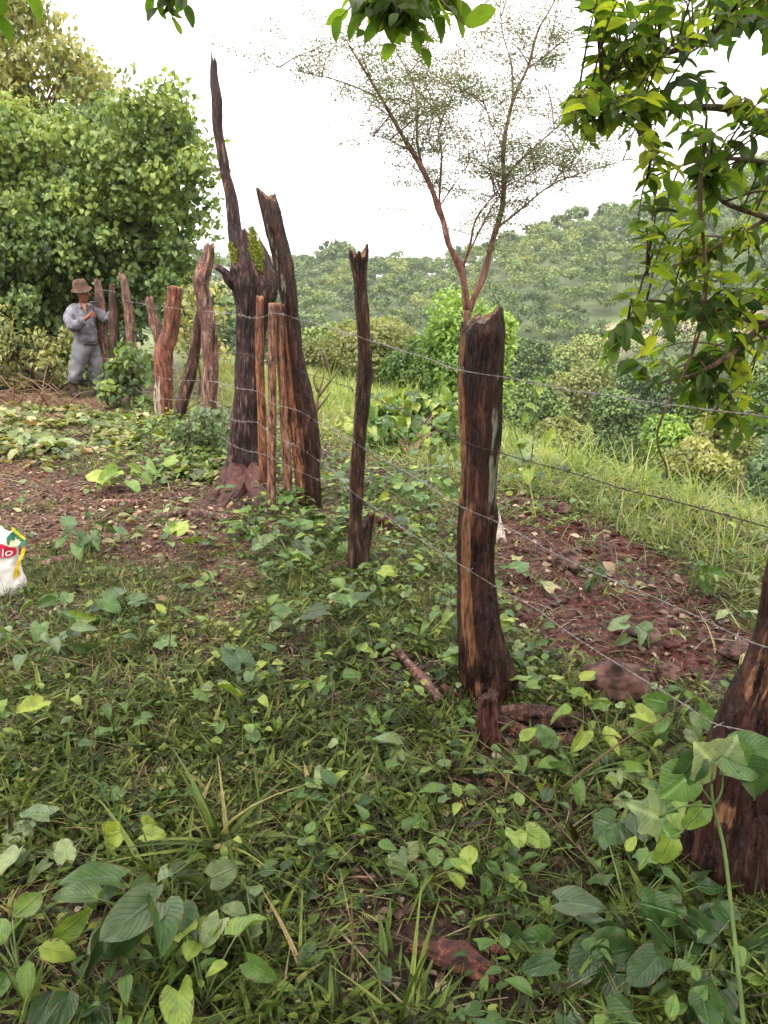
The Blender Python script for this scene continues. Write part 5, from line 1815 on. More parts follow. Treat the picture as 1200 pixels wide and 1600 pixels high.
# cut chips
for i, (px, py, s, lb) in enumerate([(359, 798, 9, 'pale wedge of cut wood below the dead tree roots'), (268, 820, 8, 'pale wood chip beside the long peeled branch'), (243, 842, 8, 'bright wood chip on the open path'),
                                     (330, 798, 6, 'small chip left of the pale wedge'), (298, 835, 7, 'orange chip on the red path soil'), (700, 1040, 10, 'pale chip at the left foot of the thick post'), (215, 805, 6, 'tiny chip above the bright chip')]):
    g = gp(px, py)
    mb = MB()
    r = s * dep(g) / FPX
    rs = np.random.default_rng(i)
    c = np.array(g) + [0, 0, r * .5]
    ax = nrm(np.array([rs.normal(), rs.normal(), .25]))
    log_mesh(mb, [Vector(c - ax * r * 1.3), Vector(c), Vector(c + ax * r * 1.3)], [r * .35, r * .5, r * .3], seg=8, step=r * .5, seed=i, ridge=.2, lump=.4, jag=r * .3)
    tag(mb.build('wood_chip', M['cut' if i % 2 == 0 else 'chip'], origin=tuple(g)), lb, 'wood chip', 'chips of cut wood')

# dry brushwood heap left of the man
mb = MB()
rs = random.Random(44)
for k in range(110):
    g = gp(rs.uniform(-30, 105), rs.uniform(575, 640))
    L = rs.uniform(.3, .9)
    d = nrm(np.array([rs.gauss(0, 1), rs.gauss(0, .6), rs.uniform(-.1, .9)]))
    p = np.array(g) + [0, 0, .02]
    m = p + d * L * .5 + [0, 0, .06]
    tube(mb, [tuple(p), tuple(m), tuple(p + d * L + [0, 0, -.03])], [.009, .007, .003], 5, .1, rough=.3, seed=k)
tag(mb.build('brushwood', M['twig'], origin=tuple(gp(40, 620))), 'tangled heap of dry grey brown twigs on the ground left of the man', 'brushwood')
# snapped dry stem with a bent tip between the leaning and slender posts
mb = MB()
q = lambda x, y: at(x, y, 5.9)
for pp in [[(492, 680), (497, 620), (506, 585), (504, 545)], [(505, 548), (512, 570), (516, 600)], [(497, 620), (512, 600), (524, 585), (530, 570)], [(494, 640), (484, 610), (478, 596)], [(497, 612), (490, 590), (502, 575)], [(495, 640), (510, 622), (517, 612)]]:
    tube(mb, [q(*p) for p in pp], [.012, .008, .005, .003], 6, .04, rough=.3)
tag(mb.build('dry_plant', M['straw'], origin=q(492, 690)), 'snapped straw coloured stem with a bent tip right of the leaning post', 'dry plant')

# ------------------------------------------------------------------ ground cover
M['cutvine'] = leaf_mat('wilted_leaf', [(0, (.05, .07, .02)), (.4, (.12, .15, .04)), (.75, (.24, .26, .09)), (.93, (.36, .34, .18)), (1, (.24, .15, .08))], rough=.5, trans=.25, vein=.3, spots=.5)


def sector(n, r0, r1, half=34, rng=RNG):
    a = np.radians(rng.uniform(-half, half, n))
    r = np.sqrt(rng.uniform(r0 * r0, r1 * r1, n))
    return r * np.sin(a), r * np.cos(a)


def cover(n, r0, r1, wfun, half=34):
    x, y = sector(n, r0, r1, half)
    w = wfun(x, y)
    k = RNG.uniform(0, 1, n) < w
    return x[k], y[k]


def tufts(mb, x, y, k, tpl, size, tint, elev=(20, 75), spread=.012, wid=1.0, droopz=0, tj=.12, base_h=0.0):
    n = len(x)
    z = H(x, y)
    X, Y_, Z = np.repeat(x, k), np.repeat(y, k), np.repeat(z, k)
    m = n * k
    X = X + RNG.normal(0, spread, m); Y_ = Y_ + RNG.normal(0, spread, m)
    az = RNG.uniform(0, 2 * math.pi, m)
    el = np.radians(RNG.uniform(elev[0], elev[1], m))
    A = np.stack([np.cos(az) * np.cos(el), np.sin(az) * np.cos(el), np.sin(el)], -1)
    Nn = np.stack([-np.cos(az) * np.sin(el), -np.sin(az) * np.sin(el), np.cos(el)], -1) + RNG.normal(0, .25, (m, 3))
    S = RNG.uniform(size[0], size[1], m) * np.repeat(RNG.uniform(.7, 1.25, n), k)
    tp = np.repeat(RNG.uniform(tint[0], tint[1], n) + .22 * fbm(x * 1.3, y * 1.3, 0, 93, 3), k) + RNG.normal(0, tj, m)
    P = np.stack([X, Y_, Z - .003 + (RNG.uniform(0, base_h, m) if base_h else 0)], -1)
    put(mb, tpl, P, A, Nn, S, np.clip(tp, 0, 1), wid=wid)


KEEP = [(gp(375, 765), .42), (gp(350, 790), .3), (gp(765, 1150), .16), (gp(870, 1145), .16), (gp(965, 1085), .18), (gp(700, 1505), .13), (gp(630, 1040), .13), (gp(665, 1085), .12)]


def clear(x, y):
    w = np.ones(np.shape(x))
    for c, r_ in KEEP:
        w = w * sstep(r_ * .7, r_ * 1.2, np.hypot(x - c.x, y - c.y))
    return w


def dsum(x, y):
    a, b = dirt(x, y)
    c = clear(x, y)
    return np.maximum(a, 1 - c), b


def patch(x, y, f, seed, lo=.0, hi=.35):
    return sstep(lo, hi, fbm(x * f, y * f, 0, seed, 3))


# lance leaved weeds over the near slope
mb = MB()
def wnear(x, y):
    a, b = dsum(x, y)
    pt = patch(x, y, 3.2, 82, .0, .4)
    return np.clip((1 - (.97 - .35 * pt) * a) * (1 - (.93 - .4 * pt) * b), 0, 1) * (.25 + .75 * patch(x, y, 2.6, 81, -.28, .15))
x, y = cover(4400, .75, 3.0, wnear, 36)
tufts(mb, x, y, 8, T_LANCE, (.02, .10), (.0, .75), (5, 70), .014, base_h=.03)
x, y = cover(6500, 2.6, 6.0, wnear, 33)
tufts(mb, x, y, 7, T_LANCE, (.03, .075), (.1, .9), (5, 70), .018, base_h=.03)
x, y = cover(3800, .75, 4.2, wnear, 35)
tufts(mb, x, y, 5, T_OVATE[:2], (.018, .036), (.1, .8), (-5, 50), .02, base_h=.05)
tag(mb.build('weeds', M['weed']), 'low carpet of small lance leaved weeds covering the near ground', 'weeds', kind='stuff')
mb = MB()
x, y = cover(14000, .75, 4.5, wnear, 35)
tufts(mb, x, y, 5, T_THIN, (.03, .14), (.1, 1.0), (5, 75), .02, base_h=.02, wid=.9, tj=.2)
x, y = cover(1500, .75, 4.0, wnear, 35)
z = H(x, y)
for i in range(0, len(x), 2):      # little ferny fronds
    a0 = random.uniform(0, 6.28); L = random.uniform(.05, .10); tt = random.uniform(.4, .95)
    d = nrm(np.array([math.cos(a0), math.sin(a0), random.uniform(.2, .9)]))
    k = 8
    f = np.linspace(.2, 1, k)[:, None]
    P = np.array([x[i], y[i], z[i]]) + d * L * f
    sd = nrm(np.cross(d, [0, 0, 1.0]))
    for sg in (-1, 1):
        put(mb, T_FAR[:2], P, np.tile(sd * sg + d * .5, (k, 1)), np.tile([0, 0, 1.0], (k, 1)), L * .28 * (1.15 - f[:, 0]), tt, wid=.6)
tag(mb.build('fine_grass', M['weed']), 'fine thin grass and ferny sprouts mixed through the near weeds', 'grass', kind='stuff')
# creeping stems with leaves
mb = MB()
lv = MB()
x, y = cover(330, .9, 7, lambda x, y: wnear(x, y) + .15, 33)
for i in range(len(x)):
    a0 = random.uniform(0, 6.28)
    p = np.array([x[i], y[i]])
    n = random.randint(6, 16)
    pts = []
    for k in range(n):
        pts.append((p[0], p[1], 0))
        a0 += random.gauss(0, .45)
        p = p + np.array([math.cos(a0), math.sin(a0)]) * .05
    pts = np.array(pts)
    hh = .015 + .045 * (.5 + .5 * np.sin(np.arange(n) * .7 + i))
    pts[:, 2] = H(pts[:, 0], pts[:, 1]) + hh
    tube(mb, pts, [.0018, .0015, .001], 4, .02)
    A = rdir(n) * np.array([1, 1, .3]) + [0, 0, .1]
    put(lv, T_HEART + T_OVATE, pts, A, rdir(n) * .5 + [0, -.2, 1.0], RNG.uniform(.02, .055, n), np.clip(random.uniform(.2, .8) + RNG.uniform(-.25, .25, n), 0, 1))
tag(mb.build('creeping_stems', M['stem']), 'thin green creeper stems running over the near ground', 'creeper', kind='stuff')
tag(lv.build('creeper_leaves', M['heart']), 'small creeper leaves spread over the near weeds', 'creeper leaves', kind='stuff')
# taller grass blades
mb = MB()
x, y = cover(900, .8, 3.2, lambda x, y: wnear(x, y) * patch(x, y, 1.1, 83, -.1, .3), 35)
tufts(mb, x, y, 6, T_BLADE, (.07, .20), (.3, 1.0), (25, 80), .012)
x, y = cover(700, .8, 2.6, wnear, 35)
tufts(mb, x, y, 3, T_BLADE, (.06, .16), (.1, .8), (15, 75), .01)
tag(mb.build('grass', M['weed']), 'scattered tufts of longer green grass among the near weeds', 'grass', kind='stuff')
# short grass and straw on the path and round the worn patches
mb = MB()
def wpath(x, y):
    a, b = dsum(x, y)
    s = sdist(x, y)
    return (1 - .96 * a) * (.12 + .88 * (1 - b)) * (.4 + .6 * patch(x, y, 1.4, 85, -.2, .2)) * (s < 2.6)
x, y = cover(26000, 3.2, 13.5, wpath, 32)
tufts(mb, x, y, 6, T_THIN, (.03, .10), (.1, .85), (15, 80), .025, wid=1.3)
tag(mb.build('path_grass', M['field']), 'short yellow green grass along the trampled path', 'grass', kind='stuff')
# the bright grass field beyond the fence
mb = MB()
def wfield(x, y):
    a, b = dsum(x, y)
    s = sdist(x, y) + .35 * fbm(x * .8, y * .8, 0, 51, 2)
    return sstep(.9, 2.2, s) * (1 - .9 * a) * (1 - sstep(9, 14, s))
x, y = cover(26000, 2.6, 15.5, lambda x, y: wfield(x, y), 32)
tufts(mb, x, y, 6, T_THIN, (.08, .26), (.2, 1.0), (20, 82), .04, wid=1.25, tj=.2)
x, y = cover(5000, 5, 15.5, lambda x, y: wfield(x, y) * patch(x, y, .9, 87, -.1, .3), 32)
tufts(mb, x, y, 7, T_THIN, (.22, .50), (.1, .8), (40, 85), .05, wid=1.2, tj=.2)
tag(mb.build('field_grass', M['field']), 'dense long pale green grass of the sloping field beyond the wire', 'grass', kind='stuff')

# broadleaf weeds, thick along the fence line
mb = MB()
def wbroad(x, y):
    a, b = dsum(x, y)
    s = np.abs(sdist(x, y) + .05)
    r = np.hypot(x, y)
    f = np.exp(-(s / .55) ** 2) * sstep(2.2, 3.2, r) + .34 * sstep(.4, 0, r - 3.0) + .35 * (sdist(x, y) > 0) * np.exp(-((sdist(x, y) - 1.2) / 1.2) ** 2) * (r > 4.5)
    return np.clip(f, 0, 1) * (1 - .85 * a) * (1 - .6 * b) * (.35 + .65 * patch(x, y, 2, 89, -.2, .2))
x, y = cover(5600, 1.0, 11, wbroad, 33)
tufts(mb, x, y, 5, T_OVATE, (.03, .075), (.25, .95), (-10, 45), .035, base_h=.14, tj=.15)
x, y = cover(1600, 2.4, 9, wbroad, 33)
tufts(mb, x, y, 4, T_HEART[:3] + T_OVATE[:3] + T_LOBE, (.035, .095), (.15, 1.0), (-15, 40), .05, base_h=.20, tj=.2)
tag(mb.build('broadleaf_weeds', M['heart']), 'bright low broadleaf weeds growing thick along the fence line', 'weeds', kind='stuff')
mb = MB()
x, y = cover(520, 1.0, 10, lambda x, y: wbroad(x, y) + .10, 33)
tufts(mb, x, y, 3, T_HEART[:3], (.035, .085), (.1, 1.0), (-25, 30), .04, base_h=.08, tj=.2)
tag(mb.build('fallen_leaves', M['grey']), 'cut leaves with pale undersides scattered over the weeds', 'leaves', kind='stuff')

# pale wilted leaves thrown on the worn path
mb = MB()
x, y = cover(5200, 3.2, 9, lambda x, y: dirt(x, y)[1] * (.05 + .4 * patch(x, y, 2.2, 97, .05, .35)) + dirt(x, y)[0] * .04, 33)
tufts(mb, x, y, 2, T_MID, (.03, .10), (.1, 1.0), (-20, 35), .05, base_h=.04, tj=.3)
tag(mb.build('strewn_leaves', M['cutvine']), 'torn green and brown leaves strewn over the worn soil', 'leaves', kind='stuff')
# cut vines wilting beyond the path
mb = MB()
VREG = [gflat(*p) for p in [(-120, 640), (100, 642), (230, 655), (350, 700), (340, 760), (240, 755), (120, 735), (-120, 720)]]
x, y = cover(9000, 5.5, 11.5, lambda x, y: sstep(-.2, .3, poly_sd(VREG, x, y)) * (.15 + .85 * patch(x, y, 1.8, 95, -.15, .2)), 33)
tufts(mb, x, y, 3, T_MID, (.04, .13), (.0, 1.0), (-25, 40), .06, base_h=.09, tj=.25)
tag(mb.build('cut_vines', M['cutvine']), 'wilting pale green cut vines strewn between the path and the far posts', 'cut vines', kind='stuff')

# litter
mb = MB()
def wlit(x, y):
    a, b = dsum(x, y)
    return np.clip(.5 + .4 * b - .15 * a, 0, 1) * (sdist(x, y) < 3)
x, y = cover(34000, .8, 11, wlit, 33)
tufts(mb, x, y, 2, T_OVATE[:3], (.015, .06), (.0, 1.0), (-12, 14), .05, base_h=.012, tj=.25)
tag(mb.build('leaf_litter', M['dead']), 'brown dead leaves and husks littering the soil', 'leaf litter', kind='stuff')
mb = MB()
x, y = cover(42000, .8, 12, wlit, 33)
tufts(mb, x, y, 2, T_THIN, (.04, .22), (.0, 1.0), (-6, 22), .06, base_h=.02, tj=.3, wid=1.1)
tag(mb.build('straw', M['straw']), 'dry straw and grass stalks strewn over the trampled ground', 'straw', kind='stuff')
mb = MB()
x, y = cover(900, .9, 9, wlit, 33)
z = H(x, y)
for i in range(len(x)):
    L = random.uniform(.05, .28)
    a = random.uniform(0, 6.28)
    d = np.array([math.cos(a), math.sin(a), random.uniform(-.05, .25)])
    p = np.array([x[i], y[i], z[i] + .008])
    r = random.uniform(.0012, .004)
    tube(mb, [tuple(p - d * L / 2), tuple(p + [0, 0, random.uniform(0, .02)]), tuple(p + d * L / 2)], [r, r, r * .5], 5, .04, rough=.3, seed=i)
tag(mb.build('twigs', M['twig']), 'thin brown twigs scattered on the soil', 'twigs', kind='stuff')
# clods on the worn soil
mb = MB()
bm = bmesh.new(); bmesh.ops.create_icosphere(bm, subdivisions=2, radius=1)
sv = np.array([v.co[:] for v in bm.verts]); sf = np.array([[v.index for v in f.verts] for f in bm.faces]); bm.free()
x, y = cover(34000, 1.5, 11, lambda x, y: np.clip(dirt(x, y)[0] * 1.0 + dirt(x, y)[1] * .22, 0, 1), 33)
z = H(x, y)
for i in range(len(x)):
    s = .004 + .020 * random.random() ** 6
    q = sv * (1 + .9 * (_h(np.arange(len(sv)), np.full(len(sv), i), np.zeros(len(sv)), 3)[:, None] - .5)) * np.array([s * random.uniform(.7, 1.6), s, s * .7])
    mb.add(q + np.array([x[i], y[i], z[i] + s * .25]), sf)
tag(mb.build('soil_clods', plain_mat('clod', (.052, .015, .011), .75, .5, 14, bump=.5)), 'crumbled red brown clods on the dug soil patches', 'soil', kind='stuff')

# ------------------------------------------------------------------ individual broad leaved plants
def plant(px, py, n, leaf, spread, height, tpl, mat, label, tint=(.3, .8), name='broadleaf_plant', cat='plant', group=None, elev=(-15, 35), stem='stem', seed=0, cam_face=.35, wid=1.0):
    g = gp(px, py)
    rs = np.random.default_rng(seed + int(px * 7 + py))
    t = thing(name, label, cat, tuple(g), group)
    sb, lb = MB(), MB()
    base = np.array(g)
    ends, A_, N_ = [], [], []
    for i in range(n):
        a = rs.uniform(0, 2 * math.pi)
        rr = spread * math.sqrt(rs.uniform(.05, 1))
        h = height * rs.uniform(.45, 1.1)
        e = base + np.array([math.cos(a) * rr, math.sin(a) * rr * .8, h])
        gzz = gz(e[0], e[1])
        e[2] = max(e[2], gzz + .02)
        tube(sb, [tuple(base + rs.normal(size=3) * .008 * np.array([1, 1, 0])), tuple((base + e) / 2 + np.array([0, 0, height * .12])), tuple(e)], [.0028, .0024, .0016], 5, .03)
        el = math.radians(rs.uniform(*elev))
        a2 = a + rs.normal() * .6
        ax = np.array([math.cos(a2) * math.cos(el), math.sin(a2) * math.cos(el) - .15, math.sin(el) - .25])
        ends.append(e); A_.append(ax)
        N_.append(np.array([0, -cam_face, 1.0]) + rs.normal(size=3) * .5)
    m = len(ends)
    put(lb, tpl, np.array(ends), np.array(A_), np.array(N_), leaf * rs.uniform(.65, 1.15, m), np.clip(rs.uniform(*tint, m) + rs.uniform(-.28, .06, m), 0, 1), wid=wid * rs.uniform(.8, 1.1, m))
    sb.build('stem', M[stem], t)
    lb.build('foliage', M[mat], t)
    return t


PL = [
    (270, 1470, 9, .115, .19, .20, T_HEART, 'grey', 'cluster of large grey green heart shaped leaves at the lower left', (.2, .8)),
    (235, 1500, 5, .13, .12, .19, T_HEART, 'heart', 'big dark green veined leaves left in the lower left leaf cluster', (.2, .5)),
    (320, 1575, 7, .10, .12, .14, T_HEART, 'heart', 'bright yellow green leaves at the bottom left of centre', (.85, 1)),
    (400, 1500, 5, .085, .08, .14, T_HEART, 'grey', 'three pale cupped leaves above bright ones, left of bottom centre', (.6, 1)),
    (30, 1530, 7, .11, .10, .12, T_OVATE, 'heart', 'yellowing oval leaves at the bottom left corner', (.8, 1)),
    (115, 1590, 3, .14, .04, .10, T_OVATE, 'heart', 'pair of upright dark green leaves at the bottom edge left', (.1, .3)),
    (85, 1205, 2, .075, .02, .05, T_HEART, 'heart', 'single round dark leaf near the left edge low down', (.15, .3)),
    (215, 1335, 3, .085, .04, .09, T_HEART, 'heart', 'yellow green upright leaf pair left of the grass tuft', (.9, 1)),
    (865, 1465, 1, .14, .01, .10, T_HEART, 'grey', 'single large smooth grey green leaf right of the red bark', (.0, .25)),
    (800, 1330, 4, .07, .06, .09, T_HEART, 'heart', 'small bright leaves in the weeds right of bottom centre', (.7, 1)),
    (1000, 1330, 8, .095, .15, .16, T_LOBE, 'heart', 'lobed green vine leaves left of the right edge post foot', (.4, .9)),
    (945, 1160, 9, .085, .13, .14, T_HEART, 'heart', 'glowing yellow green three leaved sprays beside the big reddish rock', (.85, 1)),
    (735, 1068, 5, .09, .07, .16, T_LOBE, 'heart', 'lobed bright leaves touching the foot of the thick charred post', (.5, .9)),
    (705, 1010, 6, .08, .08, .20, T_OVATE, 'heart', 'bright green plant hugging the left side of the thick post', (.6, 1)),
    (600, 915, 7, .085, .09, .12, T_OVATE, 'heart', 'fresh bright green seedling right of the slender post foot', (.7, .95)),
    (590, 1010, 9, .07, .14, .10, T_OVATE, 'heart', 'patch of mid green leaves above the pale stripped branch', (.4, .8)),
    (1010, 1010, 7, .085, .12, .10, T_HEART, 'grey', 'wilting grey leaves by the flat half buried stone', (.2, .8)),
    (1075, 930, 8, .085, .12, .16, T_HEART, 'heart', 'tall leafy weed on the soil edge near the right post', (.5, .9)),
    (1052, 912, 1, .10, .01, .04, T_HEART, 'dead', 'large pale dry leaf lying upright on the soil at the right', (.9, 1)),
    (920, 925, 9, .075, .05, .15, T_OVATE, 'heart', 'drooping wilted green plant in the middle of the bare soil', (.2, .5)),
    (1050, 1150, 9, .09, .14, .15, T_HEART, 'heart', 'yellow green leaves between the big rock and the right post', (.6, 1)),
    (980, 1440, 12, .085, .20, .10, T_HEART, 'heart', 'dense dark green leaves below the lobed vine at the lower right', (.1, .6)),
    (1060, 1550, 18, .11, .22, .10, T_HEART, 'heart', 'broad very dark leaves near the bottom edge behind the tall vine stem', (.0, .4)),
    (880, 1560, 9, .10, .16, .08, T_HEART, 'heart', 'dull green crinkled leaves at the bottom right of centre', (.1, .5)),
    (900, 1220, 11, .07, .18, .09, T_HEART, 'heart', 'small vine leaves around the end of the brown branch', (.5, 1)),
    (1140, 1500, 9, .06, .14, .10, T_OVATE, 'heart', 'small leaved creeper at the bottom right edge', (.4, .9)),
    (60, 1045, 10, .12, .16, .17, T_OVATE, 'grey', 'pale lance leaved plant at the left edge below the sack', (.3, .8)),
    (100, 980, 11, .10, .20, .13, T_HEART, 'heart', 'bright broad leaves below the feed sack', (.5, 1)),
    (195, 965, 6, .12, .12, .11, T_HEART, 'grey', 'large grey green leaves right of the bright ones by the sack', (.1, .5)),
    (150, 862, 15, .11, .20, .16, T_HEART, 'heart', 'dark green leafy clump on the path behind the sack', (.25, .8)),
    (450, 870, 16, .075, .22, .12, T_HEART, 'grey', 'grey green leafy clump in front of the leaning post', (.1, .7)),
    (400, 850, 9, .075, .14, .10, T_HEART, 'heart', 'mixed bright leaves left of the grey green clump', (.4, .9)),
    (205, 768, 9, .17, .20, .16, T_HEART, 'heart', 'big bright yellow green leaves beyond the path', (.7, 1)),
    (300, 742, 8, .14, .16, .14, T_HEART, 'heart', 'bright round leaves just left of the dead tree roots', (.65, .95)),
    (70, 705, 12, .17, .28, .10, T_HEART, 'grey', 'wilted whitish leaf heap at the left end of the path', (.8, 1)),
    (170, 672, 12, .14, .30, .10, T_HEART, 'grey', 'pale scattered leaves between the man and the path', (.7, 1)),
    (80, 1130, 1, .09, .01, .05, T_OVATE, 'grey', 'pale bluish leaf poking in from the left edge', (.7, .9)),
    (560, 1010, 14, .045, .08, .10, T_LANCE, 'weed', 'fine ferny green plant below the slender post', (.6, 1)),
    (650, 800, 18, .10, .30, .22, T_HEART, 'heart', 'large vine leaves between the slender and the thick post', (.5, 1)),
    (690, 760, 12, .10, .22, .30, T_HEART, 'grey', 'pale vine leaves right behind the thick post left side', (.4, 1)),
    (805, 745, 12, .11, .16, .25, T_HEART, 'grey', 'big pale leaves just right of the thick post beyond the wire', (.4, .9)),
    (515, 1080, 8, .05, .10, .07, T_OVATE, 'heart', 'tiny leaf rosette in the weeds left of the pale branch', (.4, .8)),
    (340, 1105, 2, .07, .03, .07, T_HEART, 'grey', 'lone pale heart leaf in the middle of the weeds', (.8, 1)),
    (310, 985, 2, .075, .03, .06, T_HEART, 'grey', 'lone pale heart leaf at the lower edge of the path soil', (.8, 1)),
]
for i, (px, py, n, lf, sp, hh, tp, mt, lb, tn) in enumerate(PL):
    plant(px, py, n, lf, sp, hh, tp, mt, lb, tn, group='broad leaved plants', seed=i)
# long grass tufts seen as single plants
for i, (px, py, n, L, lb) in enumerate([(345, 1330, 22, .30, 'big fountain like grass tuft left of bottom centre'), (250, 1390, 10, .34, 'long arching grass blades over the lower left leaves'),
                                        (640, 1600, 12, .30, 'pale arching grass blades at the bottom centre edge'), (470, 1530, 6, .34, 'wide grass blade slanting down beside the pale cupped leaves'), (30, 1270, 12, .22, 'grass tuft at the left edge'),
                                        (700, 1215, 20, .16, 'low grassy clump below the short stump'), (560, 1250, 22, .15, 'low dense grass clump in the middle of the weeds'), (660, 1390, 22, .13, 'grass clump above the long red brown bark')]):
    g = gp(px, py)
    t = thing('grass_tuft', lb, 'grass tuft', tuple(g), 'single grass tufts')
    b1, b2 = MB(), MB()
    m = n
    a = RNG.uniform(0, 6.28, m)
    el = np.radians(RNG.uniform(25, 80, m))
    A = np.stack([np.cos(a) * np.cos(el), np.sin(a) * np.cos(el), np.sin(el)], -1)
    Nn = np.stack([-np.cos(a) * np.sin(el), -np.sin(a) * np.sin(el), np.cos(el)], -1)
    P = np.array(g) + RNG.normal(0, .012, (m, 3)) * [1, 1, 0]
    put(b1, T_BLADE, P, A, Nn, L * RNG.uniform(.5, 1.15, m), np.clip(RNG.uniform(.3, 1, m), 0, 1), wid=1.3)
    b1.build('blades', M['weed'], t)
    tube(b2, [tuple(np.array(g) - [0, 0, .01]), tuple(np.array(g) + [0, 0, .02])], [.008, .005], 6, .01)
    b2.build('stem', M['stem'], t)

# climbing vine at the right with big pale lobed leaves
vt = thing('climbing_vine', 'tall pale green vine stem with big lobed leaves in front of the right edge post', 'vine', tuple(gp(1165, 1640)))
sb, lb = MB(), MB()
Yv_ = 1.22
st = [at(1165, 1640, 1.10), at(1158, 1560, 1.13), at(1145, 1440, 1.18), at(1132, 1330, Yv_), at(1115, 1260, Yv_), at(1112, 1225, Yv_)]
tube(sb, st, [.0045, .0045, .004, .0035, .003, .0025], 8, .01, rough=.1)
for (pp, rr) in [([(1115, 1260), (1128, 1235), (1128, 1200), (1120, 1170)], .0022), ([(1112, 1225), (1113, 1200), (1108, 1185)], .002), ([(1115, 1260), (1090, 1258), (1060, 1262), (1030, 1275)], .002), ([(1114, 1262), (1080, 1280), (1065, 1300), (1045, 1310)], .0018),
                 ([(1113, 1255), (1095, 1230), (1080, 1222), (1070, 1215)], .0016)]:
    tube(sb, [at(x_, y_, Yv_) for (x_, y_) in pp], [rr, rr, rr * .8, rr * .6], 6, .01)
sb.build('stem', M['stem'], vt)
def vleaf(px, py, L, ax, nn, tp, tint, Y=Yv_, wid=1.0, mb=lb):
    put(mb, [tp], np.array([at(px, py, Y)]), np.array([ax]), np.array([nn]), L, tint, wid=wid)
l2 = MB()
vleaf(1120, 1196, .075, (-.55, -.3, .65), (-.05, -1, .35), T_LOBE[0], .95, mb=l2)
vleaf(1124, 1192, .062, (.35, -.1, .75), (0, -1, .25), T_LOBE[1], .80, mb=l2)
vleaf(1130, 1180, .095, (.9, -.1, -.35), (.1, -.8, .6), T_HEART[1], .5)
vleaf(1150, 1175, .085, (.8, .1, .1), (.0, -.6, .8), T_HEART[0], .35, 1.26)
vleaf(1085, 1185, .07, (-.4, -.1, -.8), (-.1, -.9, .4), T_HEART[2], .15)
vleaf(1165, 1200, .09, (.6, -.1, -.8), (.2, -.8, .5), T_HEART[2], .2)
vleaf(1028, 1275, .07, (-.6, -.2, .4), (0, -.9, .6), T_LOBE[2], .75, mb=l2)
vleaf(1045, 1312, .06, (-.3, -.2, -.8), (0, -.9, .4), T_HEART[2], .8, 1.20)
vleaf(1070, 1215, .06, (-.6, -.2, -.5), (0, -.9, .5), T_LOBE[1], .6)
vleaf(1098, 1262, .06, (-.5, -.1, -.7), (0, -.9, .5), T_HEART[1], .7)
lb.build('foliage', M['heart'], vt)
l2.build('pale_foliage', M['grey'], vt)

# dark arching bramble stems, low right
mb = MB()
for (pp, r) in [([(762, 1185), (800, 1225), (850, 1265), (890, 1310), (930, 1355), (960, 1400)], .0022), ([(880, 1230), (930, 1190), (985, 1150), (1040, 1120), (1090, 1085)], .003)]:
    pts = []
    for i, (px, py) in enumerate(pp):
        g = gp(px, py + 60)
        pts.append(at(px, py, g.y))
    tube(mb, pts, [r, r, r * .8, r * .6], 6, .02, rough=.3)
tag(mb.build('bare_stems', M['redstem'], origin=tuple(gp(890, 1340))), 'thin dark bare stems arching over the leaves at the lower right', 'stem')
# thin upright dry stalks in the weeds
for i, (px, py, top, lb_) in enumerate([(545, 1540, 1410, 'thin upright brown stalk near the bottom centre'), (262, 1030, 950, 'thin dark stalk in the weeds left of centre'), (432, 1130, 1040, 'thin brown stalk in the weeds below the path'),
                                        (140, 1190, 1110, 'pale dry stalk in the left weeds'), (168, 1100, 970, 'long straw stalk bending in the left weeds'), (515, 1140, 1060, 'dark short stalk left of the thick post weeds')]):
    g = gp(px, py)
    mb = MB()
    p1 = at(px + 4, top, g.y)
    tube(mb, [tuple(g), tuple((Vector(g) + p1) / 2 + Vector((.006, 0, 0))), tuple(p1)], [.003, .0025, .0015], 6, .02, rough=.4, seed=i)
    tag(mb.build('dry_stalk', M['twig' if i % 2 else 'straw'], origin=tuple(g)), lb_, 'stalk', 'dry stalks in the weeds')

# heap of cut leafy branches beyond the wire
def heap(polyg, n, leaf, hgt, label, mat, Yc, tn):
    g = gp(Yc[0], Yc[1])
    t = thing('leaf_heap', label, 'leaf heap', tuple(g))
    lb, sb = MB(), MB()
    for k in range(n):
        while True:
            px, py = random.uniform(min(p[0] for p in polyg), max(p[0] for p in polyg)), random.uniform(min(p[1] for p in polyg), max(p[1] for p in polyg))
            if inpoly(polyg, px, py): break
        b = at(px, py, Yc[2] + random.uniform(-.35, .45) + (Yc[1] - py) * .012)
        m = 6
        P = np.array(b) + RNG.normal(0, leaf * .6, (m, 3))
        put(lb, T_HEART[:3], P, rdir(m) + [0, -.2, -.35], rdir(m) * .6 + [0, -.4, .9], leaf * RNG.uniform(.6, 1.2, m), np.clip(random.uniform(*tn) + RNG.uniform(-.25, .25, m), 0, 1))
        if k % 5 == 0:
            tube(sb, [tuple(g), tuple((Vector(g) + b) / 2 + Vector((0, 0, .1))), tuple(b)], [.012, .009, .004], 5, .1)
    lb.build('foliage', M[mat], t)
    sb.build('branch', M['twig'], t)


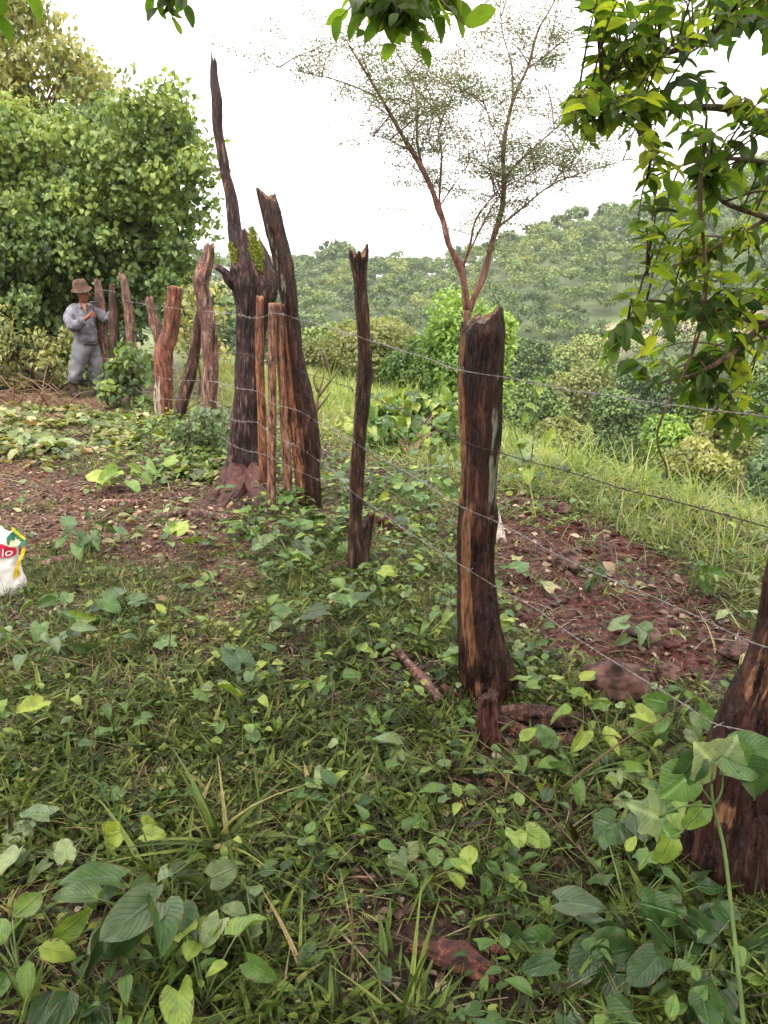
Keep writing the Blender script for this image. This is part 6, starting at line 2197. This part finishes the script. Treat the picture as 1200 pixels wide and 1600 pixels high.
heap([(575, 650), (590, 632), (640, 622), (700, 628), (715, 650), (716, 700), (690, 715), (640, 712), (600, 712), (572, 700)], 120, .15, .5, 'heap of cut leafy branches beyond the wire between the slender and thick posts', 'heart', (640, 712, 7.6), (.3, 1))
# tall stemmed sprig right of the thick post
g = gp(820, 790)
t = thing('leafy_sprig', 'slim upright sprig with a few bright leaves right of the thick post', 'plant', tuple(g))
sb, lb = MB(), MB()
Yg = g.y
for pp in [[(822, 790), (830, 720), (836, 660), (838, 605)], [(825, 760), (812, 700), (800, 660)], [(822, 780), (850, 730), (868, 690)]]:
    tube(sb, [at(x_, y_, Yg) for x_, y_ in pp], [.006, .005, .003], 5, .05)
for (px, py, L) in [(840, 605, .11), (836, 610, .10), (845, 598, .09), (868, 680, .12), (862, 700, .10), (800, 660, .09), (825, 650, .09), (832, 690, .11), (848, 725, .11), (812, 700, .10), (826, 735, .12), (806, 690, .09), (838, 640, .09)]:
    put(lb, T_HEART, np.array([at(px, py, Yg)]), rdir(1) + [0, -.2, -.3], rdir(1) * .4 + [0, -.5, .8], L, RNG.uniform(.6, 1, 1))
sb.build('stem', M['stem'], t); lb.build('foliage', M['heart'], t)

# ------------------------------------------------------------------ air
def haze():
    m, nt, out = newmat('haze_air')
    v = N(nt, 'ShaderNodeVolumePrincipled')
    v.inputs['Color'].default_value = (.96, .97, .97, 1)
    v.inputs['Density'].default_value = HAZE
    v.inputs['Anisotropy'].default_value = .3
    nt.links.new(v.outputs[0], out.inputs['Volume'])
    me = bpy.data.meshes.new('haze')
    bm = bmesh.new()
    bmesh.ops.create_cube(bm, size=1)
    x0, x1, y0, y1, z0, z1 = -1450, 1450, -1450, 1450, -62.0, 75.0
    for v_ in bm.verts:
        v_.co = Vector(((x0 + x1) / 2 + v_.co.x * (x1 - x0), (y0 + y1) / 2 + v_.co.y * (y1 - y0), (z0 + z1) / 2 + v_.co.z * (z1 - z0)))
    bm.to_mesh(me); bm.free()
    me.materials.append(m)
    o = bpy.data.objects.new('haze', me)
    COL.objects.link(o)
    tag(o, kind='stuff')


HAZE = .00032
haze()
